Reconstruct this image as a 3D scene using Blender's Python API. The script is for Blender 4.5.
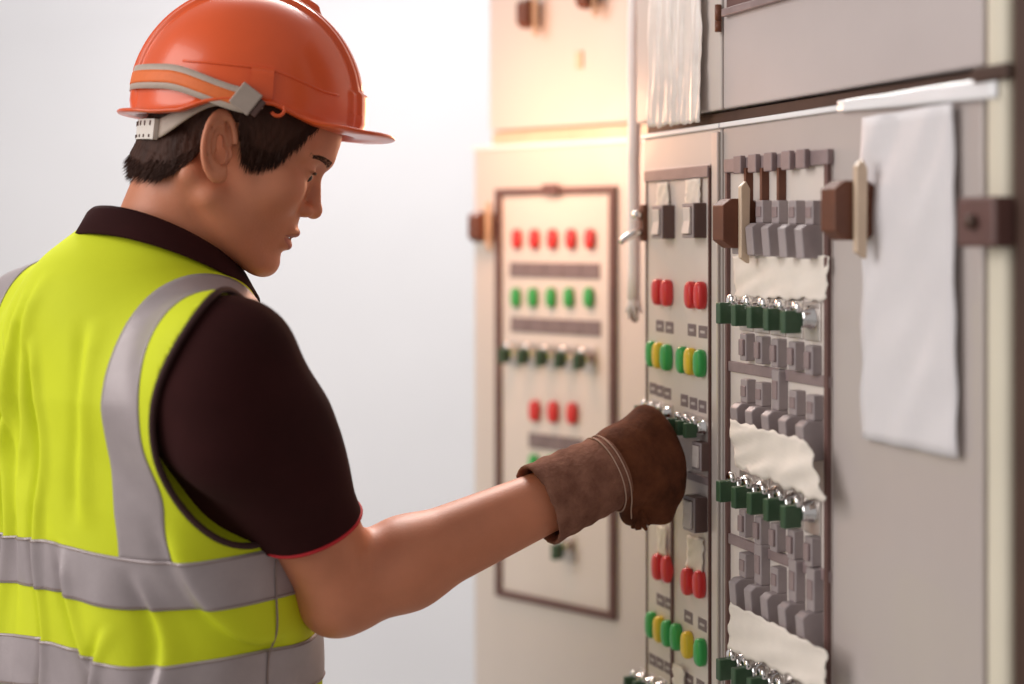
import bpy, bmesh, math, random
import numpy as np
from mathutils import Vector, Matrix

for o in list(bpy.data.objects):
    bpy.data.objects.remove(o)
scene = bpy.context.scene
COL = scene.collection

# ------------------------------------------------------------------ camera
FPX = 1422.2          # 50 mm on 36 mm wide, image 1024 x 684
CAMZ = 1.45
cam_d = bpy.data.cameras.new('camera')
cam = bpy.data.objects.new('camera', cam_d)
COL.objects.link(cam)
cam.location = (0, 0, CAMZ)
cam.rotation_euler = (math.pi / 2, 0, 0)
cam_d.lens = 50
cam_d.sensor_width = 36
cam_d.shift_y = -104 / 1024
cam_d.clip_start = 0.05
cam_d.dof.use_dof = True
cam_d.dof.focus_distance = 1.42
cam_d.dof.aperture_fstop = 1.8
scene.camera = cam

# ------------------------------------------------------------------ world, lights, exposure
world = bpy.data.worlds.new('world')
scene.world = world
world.use_nodes = True
bg = world.node_tree.nodes['Background']
bg.inputs[0].default_value = (1.0, 0.945, 0.92, 1)
bg.inputs[1].default_value = 0.34

def area(name, loc, target, size, energy, color=(1, 1, 1), size_y=None):
    l = bpy.data.lights.new(name, 'AREA')
    l.energy = energy
    l.color = color
    l.size = size
    if size_y:
        l.shape = 'RECTANGLE'
        l.size_y = size_y
    o = bpy.data.objects.new(name, l)
    COL.objects.link(o)
    o.location = loc
    o.rotation_euler = (Vector(target) - Vector(loc)).to_track_quat('-Z', 'Y').to_euler()
    return o

area('window_daylight', (-2.4, 0.5, 2.3), (0.1, 1.6, 1.2), 1.8, 49, (1, 0.955, 0.925), 2.2)
area('wall_wash', (-0.25, 2.9, 3.2), (-0.1, 4.2, 1.5), 1.5, 26, (1, 0.955, 0.965), 0.6)
area('back_daylight', (-0.3, 3.2, 3.1), (-0.05, 1.5, 1.2), 1.0, 56, (1, 0.94, 0.89), 0.8)
warm = bpy.data.lights.new('flare_fill', 'POINT')  # added light in place of the lens flare glow; no lamp stands here
warm.energy = 3.0
warm.color = (1, 0.48, 0.27)
warm.shadow_soft_size = 0.08
wo = bpy.data.objects.new('flare_fill', warm)
COL.objects.link(wo)
wo.location = (-0.05, 1.90, 1.60)

scene.view_settings.view_transform = 'Standard'
scene.view_settings.look = 'None'
scene.view_settings.exposure = 0.12
scene.view_settings.gamma = 1.0
scene.view_settings.use_curve_mapping = False

# ------------------------------------------------------------------ helpers
V3 = lambda *a: np.array(a, float)

def P(px, py, d):
    return np.array([(px - 512) / FPX * d, d, CAMZ - (py - 238) / FPX * d])

def norm(v):
    v = np.asarray(v, float)
    return v / np.linalg.norm(v)

def put(name, me, mat, parent=None, loc=None):
    o = bpy.data.objects.new(name, me)
    COL.objects.link(o)
    if parent is not None:
        o.parent = parent
    if loc is not None:
        o.location = loc
    if mat is not None and len(me.materials) == 0:
        me.materials.append(mat)
    return o

def tag(o, label=None, cat=None, group=None, kind=None):
    if label: o['label'] = label
    if cat: o['category'] = cat
    if group: o['group'] = group
    if kind: o['kind'] = kind
    return o

def empty(name, loc, rz=0):
    o = bpy.data.objects.new(name, None)
    COL.objects.link(o)
    o.location = loc
    o.rotation_euler = (0, 0, rz)
    o.empty_display_size = 0.05
    return o

def mesh_pd(name, verts, faces, smooth=True):
    me = bpy.data.meshes.new(name)
    me.from_pydata([tuple(v) for v in verts], [], [tuple(f) for f in faces])
    me.update()
    if smooth:
        me.polygons.foreach_set('use_smooth', [True] * len(me.polygons))
    return me

def bm_mesh(bm, name, smooth=False):
    bmesh.ops.recalc_face_normals(bm, faces=bm.faces[:])
    me = bpy.data.meshes.new(name)
    bm.to_mesh(me)
    bm.free()
    if smooth:
        me.polygons.foreach_set('use_smooth', [True] * len(me.polygons))
    return me

def add_box(bm, x0, x1, y0, y1, z0, z1, bev=0.0, seg=2):
    r = bmesh.ops.create_cube(bm, size=1.0)
    vs = r['verts']
    for v in vs:
        v.co = Vector((x0 + (v.co.x + .5) * (x1 - x0), y0 + (v.co.y + .5) * (y1 - y0), z0 + (v.co.z + .5) * (z1 - z0)))
    if bev > 0:
        es = list({e for v in vs for e in v.link_edges})
        bmesh.ops.bevel(bm, geom=es, offset=bev, segments=seg, profile=.5, affect='EDGES')

def box_me(name, x0, x1, y0, y1, z0, z1, bev=0.0, seg=2):
    bm = bmesh.new()
    add_box(bm, x0, x1, y0, y1, z0, z1, bev, seg)
    return bm_mesh(bm, name)

def prism_me(name, poly, axis, a0, a1, bev=0.0):
    """poly: list of 2d points; extruded along axis ('x','y','z') from a0 to a1"""
    bm = bmesh.new()
    def mk(p, a):
        if axis == 'x': return (a, p[0], p[1])
        if axis == 'y': return (p[0], a, p[1])
        return (p[0], p[1], a)
    v0 = [bm.verts.new(mk(p, a0)) for p in poly]
    v1 = [bm.verts.new(mk(p, a1)) for p in poly]
    bm.faces.new(v0[::-1]); bm.faces.new(v1)
    n = len(poly)
    for i in range(n):
        bm.faces.new((v0[i], v0[(i + 1) % n], v1[(i + 1) % n], v1[i]))
    if bev > 0:
        bmesh.ops.bevel(bm, geom=bm.edges[:], offset=bev, segments=2, profile=.5, affect='EDGES')
    return bm_mesh(bm, name)

def rings_me(name, rings, cap0=True, cap1=True, closed=True, smooth=True):
    """rings: list of arrays (n,3), lofted"""
    n = len(rings[0])
    verts = [p for r in rings for p in r]
    faces = []
    m = n if closed else n - 1
    for i in range(len(rings) - 1):
        for j in range(m):
            a = i * n + j; b = i * n + (j + 1) % n
            faces.append((a, b, b + n, a + n))
    if cap0: faces.append(tuple(range(n))[::-1])
    if cap1: faces.append(tuple(range((len(rings) - 1) * n, len(rings) * n)))
    return mesh_pd(name, verts, faces, smooth)

def lathe_y(name, prof, n=20, sx=1.0, sz=1.0, pw=2.0):
    """profile of (radius, y) around the y axis, elliptical"""
    rings = []
    for r, y in prof:
        t = np.linspace(0, 2 * np.pi, n, endpoint=False)
        c, s = np.cos(t), np.sin(t)
        rings.append(np.stack([r * sx * np.sign(c) * np.abs(c) ** (2 / pw), np.full(n, y), r * sz * np.sign(s) * np.abs(s) ** (2 / pw)], 1))
    me = rings_me(name, rings)
    bm = bmesh.new(); bm.from_mesh(me); bpy.data.meshes.remove(me)
    return bm_mesh(bm, name, True)

def tube_me(name, pts, rad, n=10, cap=True):
    pts = np.asarray(pts, float)
    rad = np.broadcast_to(rad, (len(pts),))
    tan = np.gradient(pts, axis=0)
    tan /= np.linalg.norm(tan, axis=1)[:, None] + 1e-12
    up = V3(0, 0, 1) if abs(tan[0][2]) < .9 else V3(1, 0, 0)
    rings = []
    u = norm(np.cross(up, tan[0]))
    for i in range(len(pts)):
        u = u - tan[i] * (u @ tan[i]); u = u / np.linalg.norm(u)
        w = np.cross(tan[i], u)
        t = np.linspace(0, 2 * np.pi, n, endpoint=False)
        rings.append(pts[i] + rad[i] * (np.cos(t)[:, None] * u + np.sin(t)[:, None] * w))
    return rings_me(name, rings, cap, cap)

# ------------------------------------------------------------------ materials
MATS = {}
def mat(name, col, rough=.5, metal=0.0, noise=0.0, nscale=20.0, bump=0.0, bscale=200.0, col2=None, spec=.5, coat=0.0,
        sss=0.0, trans=0.0, emit=None, stretch=None, alpha=1.0, sheen=0.0):
    m = bpy.data.materials.new(name)
    m.use_nodes = True
    nt = m.node_tree
    b = nt.nodes['Principled BSDF']
    b.inputs['Base Color'].default_value = (*col, 1)
    b.inputs['Roughness'].default_value = rough
    b.inputs['Metallic'].default_value = metal
    b.inputs['Specular IOR Level'].default_value = spec
    b.inputs['Coat Weight'].default_value = coat
    b.inputs['Sheen Weight'].default_value = sheen
    if sss:
        b.inputs['Subsurface Weight'].default_value = sss
        b.inputs['Subsurface Radius'].default_value = (.012, .005, .003)
        b.inputs['Subsurface Scale'].default_value = 1.0
    if trans: b.inputs['Transmission Weight'].default_value = trans
    b.inputs['Alpha'].default_value = alpha
    tc = nt.nodes.new('ShaderNodeTexCoord')
    src = tc.outputs['Object']
    if stretch:
        mp = nt.nodes.new('ShaderNodeMapping')
        mp.inputs['Scale'].default_value = stretch
        nt.links.new(src, mp.inputs['Vector']); src = mp.outputs['Vector']
    if noise > 0 or col2:
        nz = nt.nodes.new('ShaderNodeTexNoise')
        nz.inputs['Scale'].default_value = nscale
        nz.inputs['Detail'].default_value = 6
        nz.inputs['Roughness'].default_value = .6
        nt.links.new(src, nz.inputs['Vector'])
        cr = nt.nodes.new('ShaderNodeValToRGB')
        c2 = col2 if col2 else tuple(c * (1 - noise) for c in col)
        cr.color_ramp.elements[0].color = (*c2, 1); cr.color_ramp.elements[0].position = .35
        cr.color_ramp.elements[1].color = (*col, 1); cr.color_ramp.elements[1].position = .65
        nt.links.new(nz.outputs['Fac'], cr.inputs['Fac'])
        nt.links.new(cr.outputs['Color'], b.inputs['Base Color'])
    if bump > 0:
        n2 = nt.nodes.new('ShaderNodeTexNoise')
        n2.inputs['Scale'].default_value = bscale
        n2.inputs['Detail'].default_value = 4
        nt.links.new(src, n2.inputs['Vector'])
        bp = nt.nodes.new('ShaderNodeBump')
        bp.inputs['Strength'].default_value = bump
        bp.inputs['Distance'].default_value = .002
        nt.links.new(n2.outputs['Fac'], bp.inputs['Height'])
        nt.links.new(bp.outputs['Normal'], b.inputs['Normal'])
    MATS[name] = m
    return m

mat('wall_paint', (.80, .81, .835), .7, noise=.03, nscale=2, bump=.05, bscale=60)
mat('floor_paint', (.42, .41, .40), .45, noise=.15, nscale=4)
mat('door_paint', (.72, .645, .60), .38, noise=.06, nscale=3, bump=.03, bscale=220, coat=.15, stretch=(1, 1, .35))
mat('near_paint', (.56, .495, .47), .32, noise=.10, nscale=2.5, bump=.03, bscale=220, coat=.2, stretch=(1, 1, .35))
mat('upper_paint', (.60, .535, .525), .4, noise=.10, nscale=3, bump=.03, bscale=220)
mat('plate_paint', (.78, .70, .65), .4, noise=.05, nscale=9, bump=.02, bscale=200)
mat('body_paint', (.30, .19, .14), .5, noise=.2, nscale=6)
mat('frame_dark', (.17, .085, .075), .45, noise=.25, nscale=18)
mat('bar_mauve', (.33, .245, .245), .45, noise=.2, nscale=40)
mat('trim_metal', (.80, .72, .66), .3, metal=.35, noise=.1, nscale=10, stretch=(1, 1, .2))
mat('glare_white', (.95, .95, .97), .25, noise=.03, nscale=10, coat=.4)  # whiteness puts the bright light along the door tops into the colour
mat('gap_dark', (.07, .032, .02), .6, noise=.2)
mat('red_cap', (.74, .035, .035), .35, noise=.1, nscale=30, coat=.3)
mat('green_cap', (.04, .42, .09), .35, noise=.1, nscale=30, coat=.3)
mat('yellow_cap', (.85, .60, .03), .35, noise=.08, nscale=30, coat=.3)
mat('collar_dark', (.10, .045, .035), .5, noise=.2)
mat('switch_mauve', (.40, .34, .345), .4, noise=.1, nscale=60)
mat('switch_side', (.13, .075, .065), .5, noise=.1, nscale=60)  # dark brown rocker base; the tone also carries shade on its side
mat('chrome', (.88, .86, .85), .12, metal=1.0, noise=.04)
mat('steel_plate', (.66, .60, .56), .3, metal=.6, noise=.1, nscale=40)
mat('green_knob', (.045, .105, .05), .45, noise=.2, nscale=50, coat=.1)
mat('label_grey', (.24, .18, .185), .45, noise=.15, nscale=50)
mat('label_mark', (.62, .56, .55), .5, noise=.1)
mat('paper', (.90, .82, .74), .7, noise=.08, nscale=25, bump=.3, bscale=40)
mat('paper_white', (.78, .75, .77), .6, noise=.05, nscale=12, bump=.25, bscale=30)
mat('film', (.92, .85, .80), .35, noise=.08, nscale=40, bump=.3, bscale=50, coat=.3)
mat('latch_brown', (.16, .05, .022), .5, noise=.25, nscale=30)
mat('latch_lever', (.74, .56, .40), .35, noise=.12, nscale=30, coat=.2)
mat('post_cream', (.80, .74, .60), .4, noise=.06, nscale=5)
mat('conduit_white', (.93, .91, .92), .45, noise=.03)
mat('helmet_orange', (.80, .105, .02), .30, noise=.05, nscale=30, coat=.15)
mat('strap_beige', (.50, .40, .33), .6, noise=.1, nscale=80, bump=.2, bscale=500)
mat('strap_orange', (.82, .17, .03), .6, noise=.1, nscale=80, bump=.2, bscale=500)
mat('buckle', (.40, .32, .27), .35, noise=.1, nscale=50)
mat('plastic_white', (.78, .72, .66), .35, noise=.05)
mat('hair_dark', (.058, .020, .011), .6, spec=.2, noise=.4, nscale=60, bump=.5, bscale=260, stretch=(1, 1, .15))
mat('shirt', (.036, .008, .008), .9, noise=.25, nscale=10, bump=.25, bscale=900, spec=.15)
mat('shirt_red', (.55, .012, .02), .7, noise=.1)
mat('vest', (.68, .755, .008), .75, noise=.06, nscale=8, bump=.2, bscale=1100)
mat('tape', (.42, .36, .37), .38, noise=.12, nscale=22, bump=.12, bscale=600, metal=.15)
mat('stitch', (.30, .22, .20), .7, noise=.1)
mat('binding', (.05, .016, .016), .8, noise=.1)
mat('leather', (.155, .048, .020), .85, spec=.2, col2=(.06, .017, .007), nscale=28, bump=.6, bscale=240)
mat('leather_cuff', (.29, .135, .09), .9, spec=.2, col2=(.16, .065, .042), nscale=32, bump=.7, bscale=260)
mat('thread', (.44, .28, .21), .7, noise=.1)
mat('trousers', (.05, .055, .075), .8, noise=.2, nscale=20, bump=.2, bscale=700)
mat('shoe', (.04, .03, .025), .5, noise=.2)
mat('eye_white', (.40, .32, .28), .2, noise=.02)
mat('eye_iris', (.02, .010, .007), .15, noise=.1)

def skin_material():
    m = mat('skin', (.63, .23, .12), .48, noise=.10, nscale=22, bump=.12, bscale=420, sss=.12)
    return m
skin_material()

# ------------------------------------------------------------------ planes of the cabinet fronts
class Plane:
    """vertical plane; a = angle between the view axis and the receding direction, D = distance from the camera"""
    def __init__(s, a_deg, D):
        s.a = math.radians(a_deg); s.D = D
        s.n = V3(-math.cos(s.a), -math.sin(s.a), 0)        # outward
        s.x = V3(math.sin(s.a), -math.cos(s.a), 0)         # local x, to the right when facing the front
        s.rz = -(math.pi / 2 - s.a)
        s.o = -s.n * (-D) * -1                              # foot of the camera on the plane
        s.o = -s.n * D
    def loc(s, px, py, p=0.0):
        """pixel -> (x along the front, height) on the plane moved out by p"""
        d = V3((px - 512) / FPX, 1, -(py - 238) / FPX)
        t = (s.D - p) / (d @ -s.n)
        q = d * t
        return float(q @ s.x), float(q[2] + CAMZ)
    def world(s, X, z=0.0):
        w = s.o + s.x * X
        return (w[0], w[1], z)

PA = Plane(21.4, .74)
PB = Plane(50.0, 1.62)

# ------------------------------------------------------------------ room
def struct(name, me, m):
    o = put(name, me, m)
    o['kind'] = 'structure'
    return o
struct('floor', box_me('floor', -4.2, 3.2, -1.6, 4.3, -.1, 0), MATS['floor_paint'])
struct('wall_back', box_me('wall_back', -4.2, 3.2, 4.2, 4.3, 0, 3.6), MATS['wall_paint'])
bb = struct('baseboard_back', box_me('baseboard_back', -4.2, 3.2, 4.185, 4.2, 0, .1, .003), MATS['trim_metal'])

# ------------------------------------------------------------------ device meshes (local: x right, -y out of the panel, z up)
def oval_cap_me(name, w, h, d):
    prof = [(.0, -.002)] + [(.93, -.002), (1.0, -.004), (1.0, -d * .68), (.93, -d * .85), (.78, -d * .95), (.45, -d), (.0001, -d * 1.01)]
    return lathe_y(name, prof, 28, w / 2, h / 2, 2.7)
def oval_collar_me(name, w, h, d):
    prof = [(.0001, 0), (1.0, 0), (1.0, -d * .9), (.9, -d), (.0001, -d)]
    return lathe_y(name, prof, 28, w / 2, h / 2, 2.7)

ME = {}
ME['cap'] = {c: oval_cap_me('cap_' + c, .0150, .0295, .0125) for c in ('red', 'green', 'yellow')}
for c in ME['cap']: ME['cap'][c].materials.append(MATS[c + '_cap'])
ME['collar'] = oval_collar_me('collar', .0136, .0275, .006); ME['collar'].materials.append(MATS['collar_dark'])

def push_button(root, x, z, color, scale=1.0):
    o = put('push_button', ME['cap'][color], None, root, (x, 0, z))
    o.scale = (scale, scale, scale)
    put('collar', ME['collar'], None, o)
    return o

ME['keycollar'] = lathe_y('key_collar', [(.0001, 0), (.0105, 0), (.0105, -.003), (.0085, -.004), (.0085, -.012), (.0075, -.0135), (.0001, -.0135)], 24)
ME['keycollar'].materials.append(MATS['chrome'])
ME['keyknob'] = box_me('key_knob', -.0042, .0042, -.031, -.0135, -.0135, .0065, .0012); ME['keyknob'].materials.append(MATS['green_knob'])
ME['keyring'] = lathe_y('key_boss', [(.0001, -.012), (.0052, -.012), (.0058, -.015), (.0052, -.018), (.0001, -.018)], 18)
ME['keyring'].materials.append(MATS['chrome'])
ME['keyplate'] = box_me('key_plate', -.0125, .0125, -.0035, 0, -.021, .0135, .001); ME['keyplate'].materials.append(MATS['steel_plate'])

def key_switch(root, x, z, scale=1.0, tilt=0.0):
    o = put('key_switch', ME['keyplate'], None, root, (x, 0, z))
    o.scale = (scale,) * 3
    put('collar', ME['keycollar'], None, o, (0, -.003, 0))
    put('boss', ME['keyring'], None, o, (0, -.004, .0085))
    k = put('key_knob', ME['keyknob'], None, o, (0, -.003, 0))
    k.rotation_euler = (0, tilt, 0)
    return o

ME['rocker_base'] = box_me('rocker_base', -.0125, .0125, -.0165, 0, -.0185, .0185, .0015); ME['rocker_base'].materials.append(MATS['switch_side'])
def _rocker():
    poly = [(-.0175, -.0140), (-.0215, -.0140), (-.0190, .000), (-.0200, .0140), (-.0175, .0140)]
    me = prism_me('rocker', poly, 'x', -.0080, .0080, .0006)
    me.materials.append(MATS['plate_paint']); return me
ME['rocker'] = _rocker()
ME['rocker_bezel'] = box_me('rocker_bezel', -.0123, .0123, -.0178, -.0163, -.0183, .0183, .0006); ME['rocker_bezel'].materials.append(MATS['switch_mauve'])
ME['rocker_gap'] = box_me('rocker_gap', -.0090, .0090, -.0181, -.0176, -.0150, .0150); ME['rocker_gap'].materials.append(MATS['switch_side'])
def rocker_switch(root, x, z, scale=1.0):
    o = put('rocker_switch', ME['rocker_base'], None, root, (x, 0, z))
    o.scale = (scale,) * 3
    put('bezel', ME['rocker_bezel'], None, o)
    put('gap', ME['rocker_gap'], None, o)
    put('rocker', ME['rocker'], None, o)
    return o

ME['label'] = box_me('label_plate', -.0080, .0080, -.0022, 0, -.0058, .0058, .0006); ME['label'].materials.append(MATS['label_grey'])
ME['mark'] = box_me('engraved_mark', -.0040, .0040, -.0026, -.002, -.0012, .0012); ME['mark'].materials.append(MATS['label_mark'])
def label_plate(root, x, z, sx=1.0, sz=1.0, mark=True):
    o = put('label_plate', ME['label'], None, root, (x, 0, z))
    o.scale = (sx, 1, sz)
    if mark: put('engraved_mark', ME['mark'], None, o)
    return o

ME['toggle_base'] = box_me('toggle_base', -.0060, .0060, -.012, 0, -.0135, .0135, .0012); ME['toggle_base'].materials.append(MATS['switch_mauve'])
ME['toggle_tip'] = box_me('toggle_lever', -.0042, .0042, -.0150, -.0115, -.008, .008, .001); ME['toggle_tip'].materials.append(MATS['bar_mauve'])
def small_switch(root, x, z, sz=1.0):
    o = put('toggle_switch', ME['toggle_base'], None, root, (x, 0, z))
    o.scale = (1, 1, sz)
    put('lever', ME['toggle_tip'], None, o)
    return o
# two tier breaker: flat upper half, lever block standing out below it
ME['brk_up'] = box_me('breaker_body', -.0065, .0065, -.012, 0, 0, .022, .0012); ME['brk_up'].materials.append(MATS['switch_mauve'])
ME['brk_lo'] = prism_me('breaker_lever', [(0, 0), (-.018, 0), (-.024, -.004), (-.0215, -.032), (0, -.032)], 'x', -.0065, .0065, .0012); ME['brk_lo'].materials.append(MATS['switch_mauve'])
ME['brk_tip'] = box_me('breaker_window', -.0045, .0045, -.0132, -.0115, .006, .016, .0005); ME['brk_tip'].materials.append(MATS['bar_mauve'])
def breaker(root, x, z, su=1.0, sl=1.0):
    o = put('breaker', ME['brk_up'], None, root, (x, 0, z))
    put('window', ME['brk_tip'], None, o)
    l = put('lever', ME['brk_lo'], None, o)
    o.scale = (1, 1, su)
    l.scale = (1, 1, sl / su)
    return o

hexp = [(-.004, -.020), (-.014, -.027), (-.034, -.027), (-.046, -.019), (-.046, .017), (-.036, .024), (-.012, .024), (-.004, .018)]
ME['latch_body'] = prism_me('latch_body', hexp, 'x', -.012, .010, .0012); ME['latch_body'].materials.append(MATS['latch_brown'])
ME['latch_lever'] = prism_me('latch_lever', [(-.0285, -.037), (-.0185, -.043), (-.0175, .034), (-.0225, .042), (-.0285, .036)], 'x', .0101, .0165, .001); ME['latch_lever'].materials.append(MATS['latch_lever'])
ME['latch_stem'] = lathe_y('latch_stem', [(.0001, 0), (.011, 0), (.011, -.005), (.0001, -.005)], 16); ME['latch_stem'].materials.append(MATS['chrome'])
def latch(root, x, z, s=1.0):
    o = put('latch_handle', ME['latch_body'], None, root, (x, 0, z))
    o.scale = (s,) * 3
    put('lever', ME['latch_lever'], None, o)
    put('stem', ME['latch_stem'], None, o)
    return o

# ------------------------------------------------------------------ cabinets
DEPTH = .42
def cabinet(name, plane, X0, X1, z0, z1, label, depth=DEPTH, paint='door_paint', gap=.0022, plinth=.08, dz=0.0):
    r = empty(name, plane.world(X0, 0), plane.rz)
    w = X1 - X0
    put('body', box_me('body', 0, w, .021, depth, z0, z1, .002), MATS['body_paint'], r)
    put('door', box_me('door', gap, w - gap, 0, .0205, max(z0, plinth) + gap, z1 - .004, .0025, 3), MATS[paint], r)
    tag(r, label, 'cabinet')
    return r

XL, ZTOPm = PA.loc(643, 134)
XM, ZT = PA.loc(722, 123)
XR, _ = PA.loc(985, 80)
XP, _ = PA.loc(1017, 80)
ZT = PA.loc(722, 123.5)[1]

mid = cabinet('control_cabinet', PA, XL, XM, 0, ZT, 'narrow cream control cabinet being operated by the gloved hand')
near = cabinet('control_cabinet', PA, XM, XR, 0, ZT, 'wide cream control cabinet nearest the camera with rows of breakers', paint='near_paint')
GAPZ = .0125
uz0 = ZT + GAPZ
upm = cabinet('upper_cabinet', PA, XL - .02, XM, uz0, uz0 + .62, 'upper cabinet door covered with crumpled film, above the narrow control cabinet', paint='door_paint', plinth=0)
upn = cabinet('upper_cabinet', PA, XM, XR, uz0, uz0 + .62, 'wide grey upper cabinet above the nearest control cabinet', paint='upper_paint', plinth=0)

# lips along the top of the lower doors
for r, w in ((mid, XM - XL), (near, XR - XM)):
    put('top_lip', box_me('top_lip', .001, w - .001, -.004, .012, ZT - .0048, ZT + .0005, .0012), MATS['glare_white'], r)
# dark joint between the tiers
for r, w in ((mid, XM - XL), (near, XR - XM)):
    put('joint_strip', box_me('joint_strip', 0, w, .006, .30, ZT + .0008, ZT + GAPZ - .0005), MATS['gap_dark'], r)

# upright at the right
up = empty('steel_upright', PA.world(XR, 0), PA.rz)
wp = XP - XR
put('post', box_me('post', .003, wp - .006, -.004, .3, 0, uz0 + .62, .008, 4), MATS['post_cream'], up)
zb = PA.loc(1003, 222)[1]
put('bracket', box_me('bracket', -.004, wp + .004, -.024, -.0042, zb - .019, zb + .019, .003), MATS['frame_dark'], up)
put('bolt', lathe_y('bolt', [(.0001, -.024), (.006, -.024), (.006, -.029), (.0001, -.029)], 6), MATS['gap_dark'], up, (wp * .45, 0, zb))
zc = PA.loc(1003, 73)[1]
put('cross_strap', box_me('cross_strap', -.004, wp + .002, -.010, -.0042, zc - .006, zc + .006, .002), MATS['gap_dark'], up)
tag(up, 'cream steel upright with a dark bracket at the right edge of the near cabinet', 'post')
nxt = cabinet('control_cabinet', PA, XP, XP + .35, 0, uz0 + .62, 'dark edged cabinet beyond the cream upright at the right border', paint='body_paint')
put('edge_trim', box_me('edge_trim', .003, .02, -.006, -.0002, .09, uz0 + .6, .002), MATS['gap_dark'], nxt)

def LA(root, X0):
    def f(px, py, p=0.0):
        X, z = PA.loc(px, py, p)
        return X - X0, z
    return f
fm = LA(mid, XL); fn = LA(near, XM)

def bar(root, f, p0, p1, h, mname='bar_mauve', name='bar', out=.004, back=-.0002):
    x0, z0 = f(*p0); x1, z1 = f(*p1)
    z = (z0 + z1) / 2
    return put(name, box_me(name, x0, x1, -out, back, z - h / 2, z + h / 2, .0008), MATS[mname], root)
def vbar(root, f, px, y0, y1, w, mname='frame_dark', name='frame_bar', out=.003):
    x, z0 = f(px, y0); _, z1 = f(px, y1)
    return put(name, box_me(name, x - w / 2, x + w / 2, -out, -.0002, min(z0, z1), max(z0, z1), .0006), MATS[mname], root)

# ---- narrow cabinet
pl0 = fm(649, 172)[0]; pl1 = fm(711.5, 172)[0]
ztop = fm(680, 172)[1]
put('panel_plate', box_me('panel_plate', pl0, pl1, -.0018, -.0002, .78, ztop + .006, .0006), MATS['plate_paint'], mid)
bar(mid, fm, (648.5, 177), (712.5, 171), .0125, 'bar_mauve', 'frame_bar', .006)
vbar(mid, fm, 648.5, 180, 900, .0022)
vbar(mid, fm, 712.5, 168, 1000, .0026, out=.005)
vbar(mid, fm, 674.5, 480, 900, .0045, out=.0045)
# metal edge strip of the door beside the near cabinet
x0 = fm(714.5, 300)[0]; x1 = fm(720.5, 300)[0]
put('edge_strip', box_me('edge_strip', x0, x1, -.004, -.0002, .10, ZT - .008, .0012), MATS['trim_metal'], mid)
for px, py in ((663, 222), (694, 220.5)): rocker_switch(mid, *fm(px, py, .010))
rocker_switch(mid, *fm(695, 513.5, .010))
rocker_switch(mid, *fm(701.5, 456, .008), .8)
for px, py in ((656.5, 292), (665.5, 293), (689.5, 295), (699, 295.5), (656.5, 567), (666, 569.5), (686, 581.5), (698, 584.5)):
    push_button(mid, *fm(px, py, .008), 'red')
for px, py, c in ((650.5, 354, 'green'), (657, 355.5, 'yellow'), (665, 357.5, 'green'), (681, 360, 'green'), (689, 361.5, 'yellow'), (698.5, 363.5, 'green'),
                  (650, 625, 'green'), (658, 629.5, 'yellow'), (666, 633.5, 'green'), (675, 637, 'green'), (686, 645, 'yellow'), (699, 652.5, 'green')):
    push_button(mid, *fm(px, py, .008), c)
for px, py in ((661.5, 326), (671, 327.5), (693.5, 330), (704.5, 332), (662, 600), (670.5, 604), (690, 617), (704, 624.5)):
    label_plate(mid, *fm(px, py), 1.2, 1.15)
for px, py in ((654.5, 388.5), (661.5, 391), (669, 393.5), (686, 400.5), (695, 403.5), (704, 406.5),
               (654, 659.5), (661.5, 663.5), (669.5, 668), (691, 680), (702, 686)):
    label_plate(mid, *fm(px, py), 1.08, 1.15)
for px, py in ((653, 409), (660, 411), (667.5, 413.5), (687, 422), (695, 424.5), (703, 427), (642, 679), (651, 683.5), (661, 688)):
    key_switch(mid, *fm(px, py, .004), .78)
bar(mid, fm, (690, 474), (712, 483), .0085, 'bar_mauve', 'label_rail', .004)

# ---- near cabinet
fl, fr = fn(731, 300)[0], fn(833, 300)[0]
ztopn = fn(780, 160)[1]
put('panel_plate', box_me('panel_plate', fl, fr, -.0016, -.0002, .66, ztopn, .0006), MATS['plate_paint'], near)
vbar(near, fn, 731, 163, 1000, .0042, out=.006)
vbar(near, fn, 831, 153, 1000, .0058, out=.006)
x0, z0 = fn(729.5, 165); x1, z1 = fn(834, 158)
put('frame_bar', box_me('frame_bar', x0, x1, -.007, -.0002, (z0 + z1) / 2 - .007, (z0 + z1) / 2 + .007, .001), MATS['bar_mauve'], near)
for px in (748, 763, 779, 797, 812):
    x, z = fn(px, 162)
    put('terminal_block', box_me('terminal_block', x - .0075, x + .0075, -.013, -.0071, (z0 + z1) / 2 - .0095, (z0 + z1) / 2 + .0085, .001), MATS['bar_mauve'], near)
for px in (753.5, 769.5, 786.5):
    vbar(near, fn, px, 168, 206, .0042, 'latch_brown', 'busbar', .010)
cols1 = [(747, 222.5), (762.5, 223), (778.5, 223.5), (795.5, 224), (812.5, 224.5)]
for px, py in cols1: breaker(near, *fn(px, py, .008), 1.0, .98)
for i, (px, py) in enumerate([(742, 309), (757.5, 311), (773.5, 313), (790.5, 315), (808, 317.5)]): key_switch(near, *fn(px, py, .008), 1.05)
for px, py in ((748, 347), (763.5, 350), (779.5, 353), (797, 356), (814, 360)): small_switch(near, *fn(px, py, .006))
bar(near, fn, (730, 364), (833, 384), .0105, 'bar_mauve', 'label_rail', .0045)
for i, (px, py) in enumerate([(747, 402.5), (762, 406), (778.5, 410), (796, 415), (813.5, 420)]): breaker(near, *fn(px, py, .008), 1.05 if i != 2 else 1.75, 1.15)
for px, py in ((742, 486), (757.5, 492), (773.5, 498), (790.5, 504), (808, 511)): key_switch(near, *fn(px, py, .008), 1.05)
for px, py in ((747, 523), (762.5, 530), (778.5, 537), (796, 544), (813.5, 551)): small_switch(near, *fn(px, py, .006), 1.0)
bar(near, fn, (730, 538), (833, 576), .0105, 'bar_mauve', 'label_rail', .0045)
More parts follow.
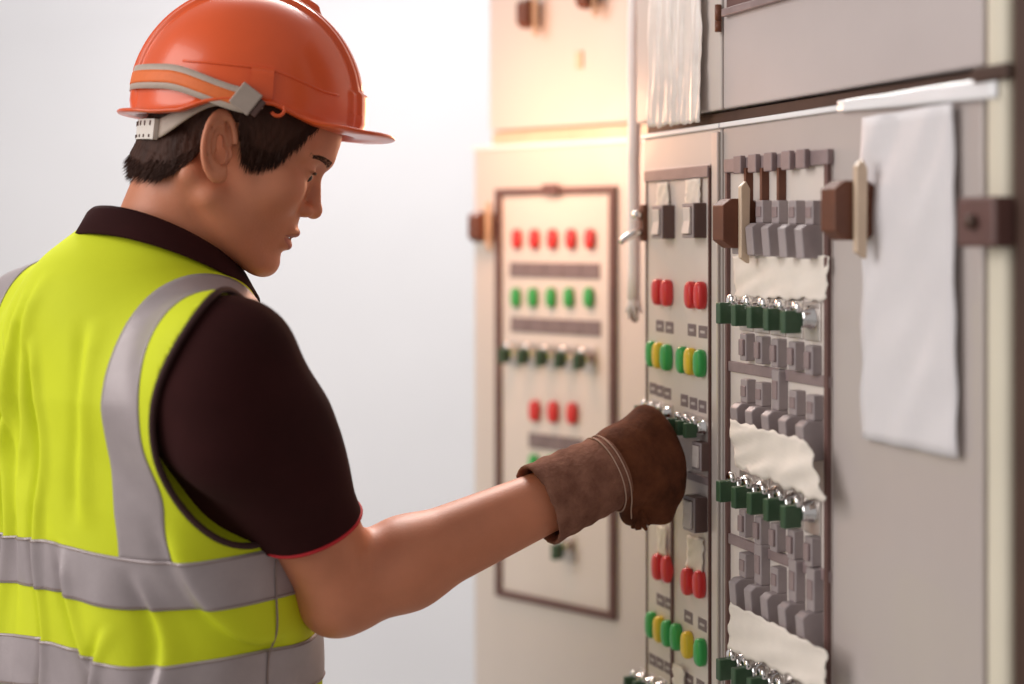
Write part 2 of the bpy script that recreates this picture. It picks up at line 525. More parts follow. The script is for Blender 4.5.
for i, (px, py) in enumerate([(745.5, 577), (761, 584.5), (777.5, 592), (795.5, 601.5), (813.5, 611)]): breaker(near, *fn(px, py, .008), 1.1 if i not in (1, 3, 4) else 1.8, 1.05)
for px, py in ((742, 663), (757.5, 672), (773.5, 682), (790.5, 692)): key_switch(near, *fn(px, py, .008), 1.05)
x, z = fn(741, 222, .018); latch(near, x, z, .95)
x, z = fn(860, 209, .014); latch(near, x, z, 1.0)

# upper cabinets: window frame and hinge
fu = LA(upn, XM)
x0, z0 = fu(727, 14); x1, z1 = fu(815, -13)
put('window_frame', box_me('window_frame', x0, x1 + .1, -.007, -.0002, (z0 + z1) / 2 - .004, (z0 + z1) / 2 + .004, .001), MATS['bar_mauve'], upn)
put('window_glass', box_me('window_glass', x0 + .004, x1 + .1, -.003, -.0002, (z0 + z1) / 2 + .0042, uz0 + .55, .0005), MATS['frame_dark'], upn)
for py0, py1 in ((5, 21), (21.5, 32)):
    fx, fz0 = fu(721.5, py1); _, fz1 = fu(721.5, py0)
    me = lathe_y('hinge', [(.0001, 0), (.0034, 0), (.0034, -(fz1 - fz0)), (.0001, -(fz1 - fz0))], 12)
    h = put('hinge', me, MATS['latch_brown'], upn, (fx, -.004, fz0)); h.rotation_euler = (-math.pi / 2, 0, 0)

# ---- far cabinet on its own plane
XB0 = PB.loc(473, 300)[0]; XB1 = PB.loc(643, 300)[0] + .13
ZBT = PB.loc(560, 142)[1]
far = cabinet('control_cabinet', PB, XB0, XB1, 0, ZBT, 'far control cabinet with a brown framed button panel behind the gloved arm', depth=.40)
def fb(px, py, p=0.0):
    X, z = PB.loc(px, py, p); return X - XB0, z
put('top_lip', box_me('top_lip', .001, XB1 - XB0 - .001, -.005, .012, ZBT - .006, ZBT + .0005, .0012), MATS['glare_white'], far)
fx0, fx1 = fb(500.5, 400)[0], fb(614.5, 400)[0]
fz1 = fb(557, 191)[1]; fz0 = fb(558, 604)[1]
put('panel_plate', box_me('panel_plate', fx0, fx1, -.0018, -.0002, fz0, fz1, .0006), MATS['plate_paint'], far)
for nm, b in (('l', (fx0 - .005, fx0 + .005, fz0 - .005, fz1 + .005)), ('r', (fx1 - .005, fx1 + .005, fz0 - .005, fz1 + .005)),
              ('t', (fx0 + .0052, fx1 - .0052, fz1 - .005, fz1 + .005)), ('b', (fx0 + .0052, fx1 - .0052, fz0 - .005, fz0 + .005))):
    put('frame_bar', box_me('frame_bar', b[0], b[1], -.008, -.0002, b[2], b[3], .001), MATS['frame_dark'], far)
cx, cz = fb(555, 190)
put('frame_catch', box_me('frame_catch', cx - .014, cx + .014, -.014, -.0082, cz - .008, cz + .008, .001), MATS['frame_dark'], far)
for px in (516, 533.5, 551.5, 570, 589): push_button(far, *fb(px, 239, .008), 'red', 1.0)
for px in (515, 532, 550, 568, 588): push_button(far, *fb(px, 297.5, .008), 'green', 1.0)
for px, py in ((534, 411), (552.5, 412), (571.5, 413.5)): push_button(far, *fb(px, py, .008), 'red', 1.08)
for px, py in ((533, 464), (551, 466)): push_button(far, *fb(px, py, .008), 'green', 1.0)
for pxa, pxb, py in ((511, 601, 270.5), (512, 602, 326.5), (530, 584, 443)):
    n = 5 if pxa < 520 else 3
    xa = fb(pxa, py)[0]; xb = fb(pxb, py)[0]; zz = fb((pxa + pxb) / 2, py)[1]
    for i in range(n):
        w = (xb - xa) / n
        put('label_plate', box_me('label_plate', xa + i * w + .0003, xa + (i + 1) * w - .0003, -.004, -.0019, zz - .011, zz + .011, .0005), MATS['label_grey'], far)
for px, py in ((514, 352), (532.5, 353), (551, 354.5), (569.5, 356), (588.5, 357.5), (567, 546)): key_switch(far, *fb(px, py, .006), 1.12)
x, z = fb(487, 226, .010); latch(far, x, z, .9)
upf = cabinet('upper_cabinet', PB, XB0 + .03, XB1, ZBT + .02, ZBT + .62, 'pale upper cabinet above the far control cabinet, two brown latches on its door', depth=.40, plinth=0)
put('joint_strip', box_me('joint_strip', .035, XB1 - XB0, .004, .3, ZBT + .001, ZBT + .0195), MATS['latch_lever'], far)
for px, py in ((533, 14), (592, -6)):
    X, z = PB.loc(px, py, .01); latch(upf, X - XB0 - .03, z, .8)
X, z = PB.loc(580, 60)
put('keyhole_plate', box_me('keyhole_plate', X - XB0 - .036, X - XB0 - .024, -.004, -.0002, z - .012, z + .012, .001), MATS['latch_lever'], upf)

# silver lever handle at the left edge of the narrow cabinet
hx, hz = fm(647.5, 222)
hb = put('lever_handle', box_me('lever_handle', hx - .006, hx + .005, -.008, -.0002, hz - .022, hz + .020, .0015), MATS['latch_brown'], mid)
put('knob', lathe_y('knob', [(.0001, -.008), (.005, -.008), (.0055, -.014), (.004, -.018), (.0001, -.019)], 16), MATS['chrome'], hb, (hx - .001, 0, hz + .008))
put('lever', tube_me('lever', [(hx, -.008, hz - .012), (hx, -.016, hz - .013), (hx - .001, -.030, hz - .020), (hx - .002, -.034, hz - .024)], [.0045, .0045, .004, .0035], 12), MATS['chrome'], hb)

# ------------------------------------------------------------------ papers and film stuck on the doors
def sheet(name, plane, corners, mname, label, cat, nu=22, nv=16, amp=.004, off=.004, seed=0, stretch=(1, 1), ragged=.0, group=None):
    """corners: four pixels (tl, tr, br, bl) on the plane"""
    rs = np.random.RandomState(seed)
    pts = [V3(*plane.loc(*c, off)) for c in corners]
    base = V3(*pts[3])
    r = 0
    ws = [(rs.uniform(3, 14) * stretch[0], rs.uniform(3, 14) * stretch[1], rs.uniform(0, 6.28), rs.uniform(.3, 1)) for _ in range(7)]
    verts = []
    for side in (0, 1):
        for j in range(nv + 1):
            for i in range(nu + 1):
                u, v = i / nu, j / nv
                q = (1 - v) * ((1 - u) * pts[0] + u * pts[1]) + v * ((1 - u) * pts[3] + u * pts[2])
                h = sum(a * abs(math.sin(k1 * u + k2 * v + ph)) ** 1.5 for k1, k2, ph, a in ws) / 3.2
                if ragged:
                    q = q + V3(0, ragged * (math.sin(u * 23 + seed) + math.sin(u * 51)) * (1 if v > .5 else -.6) * abs(2 * v - 1) ** 3)
                    q = q + V3(ragged * (math.sin(v * 17 + seed) + .6 * math.sin(v * 43)) * (1 if u > .5 else -1) * abs(2 * u - 1) ** 3, 0)
                verts.append((q[0] - base[0], -(off + amp * h) + (.0005 if side == 0 else 0), q[1] - base[1]))
    n = (nu + 1) * (nv + 1); faces = []
    for j in range(nv):
        for i in range(nu):
            a = j * (nu + 1) + i
            faces.append((a, a + 1, a + nu + 2, a + nu + 1))
            faces.append((n + a, n + a + nu + 1, n + a + nu + 2, n + a + 1))
    ring = [i for i in range(nu + 1)] + [j * (nu + 1) + nu for j in range(1, nv + 1)] + [nv * (nu + 1) + i for i in range(nu - 1, -1, -1)] + [j * (nu + 1) for j in range(nv - 1, 0, -1)]
    for k in range(len(ring)):
        a, b = ring[k], ring[(k + 1) % len(ring)]
        faces.append((a, n + a, n + b, b))
    o = put(name, mesh_pd(name, verts, faces), MATS[mname], None, plane.world(base[0], base[1]))
    o.rotation_euler = (0, 0, plane.rz)
    return tag(o, label, cat, group)

sheet('paper_sheet', PA, [(866, 118), (958, 103), (962, 458), (866, 438)], 'paper_white', 'large white paper sheet taped to the right half of the near cabinet door', 'paper', 16, 30, .007, .003, 1)
sheet('glare_strip', PA, [(838, 101), (998, 76), (998, 98), (838, 112)], 'glare_white', 'white strip standing for reflected light along the top edge of the near cabinet', 'tape', 20, 4, .001, .0055, 2)  # no real strip here: reflected light on the top edge, made as a sheet
sheet('paper_strip', PA, [(735, 256), (831, 256), (828, 300), (737, 297)], 'paper', 'crumpled paper strip below the top row of breakers', 'paper', 40, 14, .0035, .004, 3, (.8, .5), .0012)
sheet('paper_strip', PA, [(733, 419), (813, 441), (828, 503), (740, 466)], 'paper', 'torn paper strip hanging over the middle breakers', 'paper', 40, 14, .006, .022, 4, (.8, .6), .0015)
sheet('paper_strip', PA, [(734, 602), (829, 650), (829, 692), (730, 648)], 'paper', 'lowest long paper strip, under the bottom row of breakers', 'paper', 40, 14, .004, .024, 5, (.8, .5), .0012)
sheet('film_sheet', PA, [(653, -40), (706, -60), (706, 122), (653, 128)], 'film', 'crumpled whitish plastic film over the upper cabinet door', 'film', 50, 40, .007, .003, 6, (3, .45), .001)
sheet('paper_tag', PA, [(687.5, 180), (702, 178), (702, 205), (687, 205)], 'paper', 'small pale paper tag above the right upper rocker switch of the narrow cabinet', 'paper', 8, 8, .003, .003, 7)
sheet('paper_tag', PA, [(659, 183), (669, 182), (671, 206), (658, 207)], 'paper', 'small pale paper tag above the left upper rocker switch of the narrow cabinet', 'paper', 8, 8, .003, .003, 8)
sheet('paper_tag', PA, [(689, 535), (705, 539), (704, 575), (688, 566)], 'paper', 'torn paper tag under the lower rocker switch, above red buttons', 'paper', 10, 10, .003, .003, 9, ragged=.001)
sheet('paper_tag', PA, [(659, 525), (668, 527), (668, 556), (660, 553)], 'paper', 'narrow paper tag left of the dark divider, above red buttons', 'paper', 8, 10, .003, .003, 10)
sheet('paper_tag', PA, [(674, 663), (685, 667), (686, 700), (675, 694)], 'paper', 'paper scrap by the bottom labels of the narrow cabinet', 'paper', 8, 10, .003, .006, 11, ragged=.001)

# white conduit hanging in front of the joint between far and narrow cabinets
dA = 1.72
c0 = P(634, -60, dA); c1 = P(634, 300, dA)
cb = empty('hanging_conduit', (c0[0], c0[1], 0))
zt_, zb_ = c0[2], c1[2]
rs = np.random.RandomState(3)
pts = [(rs.uniform(-.0008, .0008), rs.uniform(-.0008, .0008), z) for z in np.linspace(zt_, zb_, 14)]
put('tube', tube_me('tube', pts, .0078, 14), MATS['conduit_white'], cb)
fr_ = []
bmf = bmesh.new()
for k in range(7):
    a = k * .9
    me = tube_me('f', [(0, 0, zb_ + .01), (.006 * math.cos(a), .006 * math.sin(a), zb_ - .004), (.010 * math.cos(a + .4), .008 * math.sin(a), zb_ - .016 - .004 * (k % 3))], [.0035, .003, .0015], 6)
    bmf.from_mesh(me); bpy.data.meshes.remove(me)
put('frayed_wrap', bm_mesh(bmf, 'frayed_wrap', True), MATS['conduit_white'], cb)
put('end_plug', tube_me('end_plug', [(.001, 0, zb_ - .008), (.001, 0, zb_ - .024), (.001, 0, zb_ - .027)], [.004, .0045, .002], 10), MATS['latch_brown'], cb)
tag(cb, 'thin white hanging conduit with frayed lower end between far and narrow cabinets', 'conduit')

# ------------------------------------------------------------------ implicit surfaces -> meshes
def surf_net(f, lo, hi, h, nb=12):
    """sparse surface nets; f maps (N,3) -> distance"""
    lo = np.asarray(lo, float); hi = np.asarray(hi, float)
    nblk = np.maximum(1, np.ceil((hi - lo) / (h * nb)).astype(int))
    gi = np.stack(np.meshgrid(*[np.arange(n) for n in nblk], indexing='ij'), -1).reshape(-1, 3)
    cen = lo + (gi + .5) * nb * h
    d = f(cen)
    keep = gi[np.abs(d) < nb * h * .5 * 1.7321 * 1.25 + .004]
    m = nb + 1
    off = np.stack(np.meshgrid(*[np.arange(m)] * 3, indexing='ij'), -1).reshape(-1, 3)
    KS = (nblk * nb + 2).astype(np.int64)
    vk, vp, fk = [], [], []
    corner = np.array([[i, j, k] for i in (0, 1) for j in (0, 1) for k in (0, 1)])
    edges = [(a, b) for a in range(8) for b in range(a + 1, 8) if np.abs(corner[a] - corner[b]).sum() == 1]
    def key(c): return (c[..., 0] * KS[1] + c[..., 1]) * KS[2] + c[..., 2]
    CH = 400
    for s in range(0, len(keep), CH):
        kb = keep[s:s + CH]
        g = kb[:, None, :] * nb + off[None]
        D = f((lo + g.reshape(-1, 3) * h)).reshape(len(kb), m, m, m)
        I = D < 0
        cnt = sum(I[:, c[0]:c[0] + nb, c[1]:c[1] + nb, c[2]:c[2] + nb].astype(np.int8) for c in corner)
        act = np.argwhere((cnt > 0) & (cnt < 8))
        if len(act):
            cd = np.stack([D[act[:, 0], act[:, 1] + c[0], act[:, 2] + c[1], act[:, 3] + c[2]] for c in corner], 1)
            acc = np.zeros((len(act), 3)); n = np.zeros(len(act))
            for a, b in edges:
                da, db = cd[:, a], cd[:, b]
                x = (da < 0) != (db < 0)
                t = np.where(x, da / np.where(x, da - db, 1), 0)
                pt = corner[a] + t[:, None] * (corner[b] - corner[a])
                acc += np.where(x[:, None], pt, 0); n += x
            gc = kb[act[:, 0]] * nb + act[:, 1:]
            vp.append(lo + (gc + acc / n[:, None]) * h)
            vk.append(key(gc.astype(np.int64)))
        for ax in range(3):
            e = np.eye(3, dtype=int)[ax]
            A = I[:, :nb, :nb, :nb]
            B = I[:, e[0]:e[0] + nb, e[1]:e[1] + nb, e[2]:e[2] + nb]
            q = np.argwhere(A != B)
            if not len(q): continue
            inside = A[tuple(q.T)]
            gc = (kb[q[:, 0]] * nb + q[:, 1:]).astype(np.int64)
            u = np.eye(3, dtype=np.int64)[(ax + 1) % 3]; w = np.eye(3, dtype=np.int64)[(ax + 2) % 3]
            ok = ((gc @ u) > 0) & ((gc @ w) > 0)
            gc, inside = gc[ok], inside[ok]
            quad = np.stack([key(gc - u - w), key(gc - w), key(gc), key(gc - u)], 1)
            quad[~inside] = quad[~inside][:, ::-1]
            fk.append(quad)
    vk = np.concatenate(vk); vp = np.concatenate(vp); fk = np.concatenate(fk)
    o = np.argsort(vk); vk = vk[o]; vp = vp[o]
    idx = np.searchsorted(vk, fk); idx = np.clip(idx, 0, len(vk) - 1)
    good = (vk[idx] == fk).all(1)
    idx = idx[good]
    # one Newton step towards the surface
    eps = h * .25
    for _ in range(1):
        d0 = f(vp)
        g = np.stack([f(vp + np.eye(3)[i] * eps) - d0 for i in range(3)], 1) / eps
        g2 = (g * g).sum(1)
        st = -(d0 / np.maximum(g2, .2))[:, None] * g
        ln = np.linalg.norm(st, axis=1)[:, None]
        vp = vp + st * np.minimum(1, .6 * h / np.maximum(ln, 1e-9))
    return vp, idx

def net_obj(name, f, lo, hi, h, m, parent):
    v, q = surf_net(f, lo, hi, h)
    v = v - np.array(parent_origin(parent))
    me = bpy.data.meshes.new(name)
    me.vertices.add(len(v)); me.vertices.foreach_set('co', v.ravel())
    me.loops.add(len(q) * 4); me.loops.foreach_set('vertex_index', q.ravel().astype(np.int32))
    me.polygons.add(len(q)); me.polygons.foreach_set('loop_start', np.arange(len(q)) * 4)
    me.update(calc_edges=True); me.validate()
    me.polygons.foreach_set('use_smooth', [True] * len(me.polygons))
    return put(name, me, MATS[m] if isinstance(m, str) else m, parent)

def parent_origin(p):
    o = V3(0, 0, 0)
    while p is not None:
        o = o + V3(*p.location); p = p.parent
    return o

def world_obj(name, verts, faces, m, parent, smooth=True):
    me = mesh_pd(name, np.asarray(verts) - parent_origin(parent), faces, smooth)
    return put(name, me, MATS[m], parent)

def shift_me(me, parent):
    po = parent_origin(parent)
    me.transform(Matrix.Translation(Vector(-po)))
    return me

# primitives
def s_ell(p, c, r):
    q = (p - c) / r
    k0 = np.linalg.norm(q, axis=1); k1 = np.linalg.norm(q / r, axis=1)
    return k0 * (k0 - 1) / np.maximum(k1, 1e-9)
def s_rc(p, a, b, r1, r2):
    a = np.asarray(a, float); b = np.asarray(b, float)
    ab = b - a
    t = np.clip(((p - a) @ ab) / (ab @ ab), 0, 1)
    return np.linalg.norm(p - a - t[:, None] * ab, axis=1) - (r1 + t * (r2 - r1))
def smin(a, b, k):
    h = np.clip(.5 + .5 * (b - a) / k, 0, 1)
    return b + (a - b) * h - k * h * (1 - h)
def smax(a, b, k): return -smin(-a, -b, k)
def ssub(a, b, k): return -smin(-a, b, k)       # a minus b

mm = .00103
# ------------------------------------------------------------------ pose
BETA = math.radians(42)
FV = V3(math.sin(BETA), math.cos(BETA), 0)
RV = V3(math.cos(BETA), -math.sin(BETA), 0)
C7 = P(135, 235, 1.42)
C0 = V3(C7[0], C7[1], 0)
def B(lat, fwd, z): return C0 + RV * lat + FV * fwd + V3(0, 0, z)
def body(p):
    q = p - C0
    return q @ RV, q @ FV, p[:, 2]

def hframe(yaw, pitch):
    y, p = math.radians(yaw), math.radians(pitch)
    h = V3(math.cos(y), math.sin(y), 0); z = V3(0, 0, 1)
    return np.stack([math.cos(p) * h - math.sin(p) * z, V3(-math.sin(y), math.cos(y), 0), math.sin(p) * h + math.cos(p) * z])
HF = hframe(7, 24)
HO = P(222, 155, 1.346) + .074 * HF[1]
def H(f, l, u): return HO + (V3(f, l, u) * mm) @ HF

person = empty('person', (C0[0] + FV[0] * .05, C0[1] + FV[1] * .05, 0))
tag(person, 'person in yellow safety vest and dark polo reaching to the panel with a gloved hand', 'person')

SHR = V3(*P(228, 362, 1.275)); SHL = B(-.182, .0, 1.358)
ELR = V3(*P(343, 588, 1.375)); WRR = V3(*P(594, 480, 1.45))
ELL = B(-.245, .05, 1.09); WRL = B(-.19, .25, 1.00)
NECKB = B(.018, .022, 1.425)

def head_sdf(p):
    q = ((p - HO) @ HF.T) / mm          # f, l, u in mm
    a = q.copy(); a[:, 1] = np.abs(a[:, 1])
    d = s_ell(q, (-2, 0, 47), (92, 72, 78))
    d = smin(d, s_ell(q, (43, 0, 50), (48, 59, 50)), 12)
    d = smin(d, s_ell(q, (32, 0, -22), (53, 56, 68)), 14)
    d = smin(d, s_ell(a, (56, 37, -4), (26, 23, 26)), 14)
    d = smin(d, s_rc(a, (4, 50, -38), (64, 15, -76), 16, 15), 14)
    d = smin(d, s_ell(q, (71, 0, -76), (16, 20, 16)), 10)
    d = smin(d, s_ell(q, (60, 0, -42), (26, 31, 30)), 10)
    # brow, sockets, lids
    d = smin(d, s_rc(a, (83, 6, 38), (66, 45, 35), 9, 9), 9)
    d = ssub(d, s_ell(a, (91, 30, 19), (14, 17, 10)), 8)
    d = smin(d, s_ell(a, (67, 31, 19), (14, 15, 13)), 4)
    lid = s_ell(a, (68.5, 31, 20.2), (14.2, 15.5, 12.6))
    d = np.where(a[:, 2] > 20.5, smin(d, lid, 2.0), d)
    # nose
    d = smin(d, s_rc(q, (80, 0, 25), (93.5, 0, -10), 6.0, 8.2), 7)
    d = smin(d, s_ell(q, (95, 0, -12), (8.5, 9, 8)), 4)
    d = smin(d, s_ell(a, (86, 11, -15), (10, 6.5, 7)), 4)
    d = ssub(d, s_ell(a, (91, 6, -22), (5, 3, 3)), 2)
    # lips
    d = smin(d, s_ell(q, (82, 0, -38.6), (10.5, 21, 6.0)), 4)
    d = smin(d, s_ell(q, (80.5, 0, -53.0), (9.8, 18, 6.2)), 4)
    d = ssub(d, s_ell(q, (90, 0, -45.6), (14.5, 25, .7)), 2.0)
    # ears
    th = math.radians(18)
    cf = math.cos(th); sf = math.sin(th)
    fl = math.radians(24)
    e = a - np.array([-7, 72, 4.5])
    x0 = e[:, 0] * cf + e[:, 2] * sf            # forward in the ear plane
    y0 = -e[:, 0] * sf + e[:, 2] * cf           # up along the ear
    x1 = x0 * math.cos(fl) - e[:, 1] * math.sin(fl) * 1.0
    z1 = x0 * math.sin(fl) + e[:, 1] * math.cos(fl)
    E3 = np.stack([x1, y0, z1], 1)
    plate = s_ell(E3, (0, 0, 1), (14.5, 28, 3.6))
    k = np.sqrt((E3[:, 0] / 15.) ** 2 + ((E3[:, 1] - 2) / 29.) ** 2)
    ring = np.sqrt(((k - 1) * 17) ** 2 + (E3[:, 2] - 6.0) ** 2) - 2.9
    ring = np.where((E3[:, 0] > 9) & (E3[:, 1] < 3), np.maximum(ring, (9 - 0) * 0 + (E3[:, 0] - 9) * .8), ring)
    ear = smin(plate, ring, 2)
    k2 = np.sqrt(((E3[:, 0] + 1) / 8.5) ** 2 + ((E3[:, 1] - 3) / 19.) ** 2)
    anti = np.sqrt(((k2 - 1) * 11) ** 2 + (E3[:, 2] - 5.0) ** 2) - 2.2
    anti = np.where(E3[:, 0] > 4, 99, anti)
    ear = smin(ear, anti, 2.5)
    ear = smin(ear, s_ell(E3, (3, -24, 3.5), (8, 9, 4.5)), 4)
    ear = smin(ear, s_ell(E3, (11, -5, 3), (4, 6, 4.5)), 2)
    ear = ssub(ear, s_ell(E3, (4.0, -5, 5.5), (6.5, 10, 7)), 2)
    d = smin(d, ear, 3.0)
    d = ssub(d, np.minimum(s_ell(E3, (4.5, -8, 0), (4.6, 7.5, 13)), s_ell(E3, (1.5, 5, 2), (3.2, 7, 9))), 2.0)
    return d * mm

def neck_sdf(p):
    d = s_rc(p, H(-24, 0, -25), NECKB, .053, .060)
    for s in (-1, 1):
        d = smin(d, s_rc(p, H(-20, s * 52, -28), B(.03 * s + .025, .070, 1.400), .014, .013), .018)
    d = smin(d, s_rc(p, H(14, 0, -58), NECKB + FV * .03, .026, .045), .03)
    return d

ZK = np.array([.85, .95, 1.0, 1.1, 1.2, 1.3, 1.37, 1.42, 1.46, 1.5])
AK = np.array([.175, .170, .165, .165, .172, .172, .128, .068, .050, .045])
BK = np.array([.106, .103, .101, .100, .100, .092, .072, .055, .048, .045])
LK = np.array([-.03, -.03, -.028, -.022, -.014, -.01, .0, .010, .016, .018])
WK = np.array([.040, .038, .036, .031, .024, .014, .012, .016, .020, .020])
def torso_sdf(p, grow=0.0, gw=None):
    la, fw, z = body(p)
    a = np.interp(z, ZK, AK) + grow; b = np.interp(z, ZK, BK) + grow
    if gw is not None:
        e = np.interp(z, gw[0], gw[1]); a = a + e; b = b + e
    x = la - np.interp(z, ZK, LK); y = fw - np.interp(z, ZK, WK)
    n = 2.35
    k0 = ((np.abs(x) / a) ** n + (np.abs(y) / b) ** n) ** (1 / n)
    r = np.sqrt(x * x + y * y) + 1e-6
    d = (k0 - 1) / np.maximum(k0, .25) * r * .92
    d = np.where(k0 < .25, -.1, d)
    d = np.maximum(d, z - 1.445)
    return np.maximum(d, .86 - z)
def shoulders_sdf(p, g=0.0):
    nb = s_ell(p, B(.0, -.012, 1.378), np.array([.090 + g, .090 + g, .072 + g]))
    d = s_rc(p, B(.050, .015, 1.338), SHR + V3(0, 0, .0), .050 + g, .044 + g)
    d = smin(d, s_rc(p, B(-.06, .015, 1.388), SHL, .050 + g, .050 + g), .02)
    d = smin(d, s_rc(p, B(.05, -.030, 1.33), SHR + V3(0, 0, -.06), .06 + g, .05 + g), .04)
    d = smin(d, nb, .035)
    d = smin(d, s_rc(p, B(-.05, -.030, 1.33), SHL + V3(0, 0, -.06), .06 + g, .05 + g), .04)
    return d

UAR = norm(ELR - SHR); FAR = norm(WRR - ELR)
def arms_sdf(p):
    d = s_rc(p, SHR, ELR, .052, .0405)
    # elbow point, forearm bulge and taper to the wrist
    m1 = ELR + FAR * .065 + V3(0, 0, -.002)
    d = smin(d, s_rc(p, ELR, m1, .0405, .0425), .018)
    d = smin(d, s_rc(p, m1, WRR, .0415, .0275), .02)
    d = smin(d, s_rc(p, ELR - FAR * .012 - V3(0, 0, .012), ELR + V3(0, 0, -.006), .026, .030), .015)
    d2 = s_rc(p, SHL, ELL, .052, .040)
    d2 = smin(d2, s_rc(p, ELL, WRL, .041, .027), .02)
    # left hand, relaxed, held in front of the belly
    hx = norm(WRL - ELL); hn = norm(np.cross(hx, RV)); hy = np.cross(hn, hx)
    for i in range(4):
        m = WRL + hx * .09 + hy * (.033 - .022 * i)
        d2 = smin(d2, s_rc(p, WRL + hx * .01 + hy * (.016 - .010 * i), m, .019, .0125), .012)
        t = m + hx * .032 - hn * .018; e = t + hx * .008 - hn * .03
        d2 = np.minimum(d2, np.minimum(s_rc(p, m, t, .0095, .009), s_rc(p, t, e, .009, .0078)))
    b = WRL + hx * .03 + hy * .028
    d2 = smin(d2, np.minimum(s_rc(p, b, b + hx * .03 + hy * .022, .013, .0105), s_rc(p, b + hx * .03 + hy * .022, b + hx * .06 + hy * .020 - hn * .012, .0105, .009)), .008)
    return np.minimum(d, d2)

def skin_sdf(p):
    out = np.full(len(p), .3)
    dh = np.linalg.norm(p - HO, axis=1)
    i = dh < .22
    head = np.where(i, .3, dh - .15)
    if i.any(): head[i] = head_sdf(p[i])
    nk = neck_sdf(p)
    t = smin(torso_sdf(p, -.012), shoulders_sdf(p, -.012), .03)
    out = smin(head, nk, .012)
    out = smin(out, t, .02)
    return smin(out, arms_sdf(p), .02)

ALL = np.array([C0[0], C0[1], 0])
skin = net_obj('body', skin_sdf, (-.80, 1.15, .86), (.12, 1.85, 1.70), .0024, 'skin', person)

# ------------------------------------------------------------------ face details: eyes, brows, lips, hair
def head_part(name, verts_mm, faces, m, parent, smooth=True):
    v = HO + (np.asarray(verts_mm, float) * mm) @ HF
    return world_obj(name, v, faces, m, parent, smooth)

def ray_head(f0, dirs, origin_mm):
    """march rays in head space (mm) onto the head"""
    o = HO + (np.asarray(origin_mm, float) * mm) @ HF
    d = np.asarray(dirs, float) @ HF
    t = np.zeros(len(o))
    for _ in range(60):
        t = t + np.clip(f0(o + d * t[:, None]), -.004, .02) * .8
    return ((o + d * t[:, None] - HO) @ HF.T) / mm

def sphere_mm(c, r, nu=20, nv=12):
    v, fc = [], []
    for j in range(nv + 1):
        th = math.pi * j / nv
        for i in range(nu):
            ph = 2 * math.pi * i / nu
            v.append((c[0] + r[0] * math.cos(th), c[1] + r[1] * math.sin(th) * math.cos(ph), c[2] + r[2] * math.sin(th) * math.sin(ph)))
    for j in range(nv):
        for i in range(nu):
            a = j * nu + i; b = j * nu + (i + 1) % nu
            fc.append((a, b, b + nu, a + nu))
    return v, fc
for s in (-1, 1):
    v, fc = sphere_mm((70.0, s * 30, 16.6), (11.4, 11.6, 8.2))
    e = head_part('eye', v, fc, 'eye_white', person)
    v, fc = sphere_mm((76.2, s * 29.5, 15.4), (6.2, 7.2, 6.0))
    head_part('iris', v, fc, 'eye_iris', e)
    # upper lash line
    pts = [(83.4 - .035 * (k - 10) ** 2 * .6, s * (20 + k * 1.15), 20.6 - .012 * (k - 8) ** 2) for k in range(21)]
    pw = [HO + (np.array(q) * mm) @ HF for q in pts]
    put('lash', shift_me(tube_me('lash', pw, [0.0004 + .0012 * math.sin(math.pi * k / 20) for k in range(21)], 6), person), MATS['hair_dark'], person)

# eyebrows, lip colour and hair strands are laid on the head surface
def strands(name, roots, dirs, length, rad, m, parent, curl=.0):
    """each strand is a thin 3-sided spike; roots and dirs in head mm"""
    verts, faces = [], []
    for (r0, d0, L) in zip(roots, dirs, length):
        r0 = np.asarray(r0, float); d0 = norm(d0)
        a = norm(np.cross(d0, (.3, .9, .2))); b = np.cross(d0, a)
        base = len(verts)
        for s_, w in ((0, 1.0), (.5, .85), (1.0, .05)):
            c = r0 + d0 * L * s_
            for k in range(3):
                an = 2.094 * k
                verts.append(c + (a * math.cos(an) + b * math.sin(an)) * rad * w)
        for j in range(2):
            for k in range(3):
                faces.append((base + j * 3 + k, base + j * 3 + (k + 1) % 3, base + j * 3 + 3 + (k + 1) % 3, base + j * 3 + 3 + k))
    return head_part(name, verts, faces, m, parent)

rng = np.random.RandomState(11)
for s in (-1, 1):
    n = 420
    t = rng.rand(n)
    lat = s * (12 + 36 * t); up_ = 34.0 + 4 * np.sin(t * 2.2) - 3.5 * t + rng.uniform(-3.6, 3.6, n) * (1 - .6 * t)
    org = np.stack([np.full(n, 120.), lat * 1.0, up_], 1)
    hit = ray_head(head_sdf, np.tile([-1., 0, 0], (n, 1)), org)
    strands('eyebrow', hit, [(-.45 - .3 * tt, s * 1.0, .18) for tt in t], [7.5] * n, .42, 'hair_dark', person)

def lip_patch(name, top, bot, m):
    nu, nv = 24, 6
    org = []
    for j in range(nv + 1):
        for i in range(nu + 1):
            u = i / nu * 2 - 1; v = j / nv
            lat = 21 * u
            tz = top(abs(u)); bz = bot(abs(u))
            org.append((125, lat, tz + (bz - tz) * v))
    hit = ray_head(head_sdf, np.tile([-1., 0, 0], (len(org), 1)), org)
    hit[:, 0] += .25
    fc = [(j * (nu + 1) + i, j * (nu + 1) + i + 1, (j + 1) * (nu + 1) + i + 1, (j + 1) * (nu + 1) + i) for j in range(nv) for i in range(nu)]
    return head_part(name, hit, fc, m, person)
mat('lips', (.50, .15, .10), .6, noise=.15, nscale=90, bump=.1, bscale=600)
lip_patch('upper_lip', lambda u: -34.5 - 9.5 * u ** 1.6 + 1.0 * math.exp(-((u - .18) / .12) ** 2), lambda u: -44.6 - .5 * u, 'lips')
lip_patch('lower_lip', lambda u: -46.4 - .3 * u, lambda u: -58.0 + 11 * u ** 1.8, 'lips')

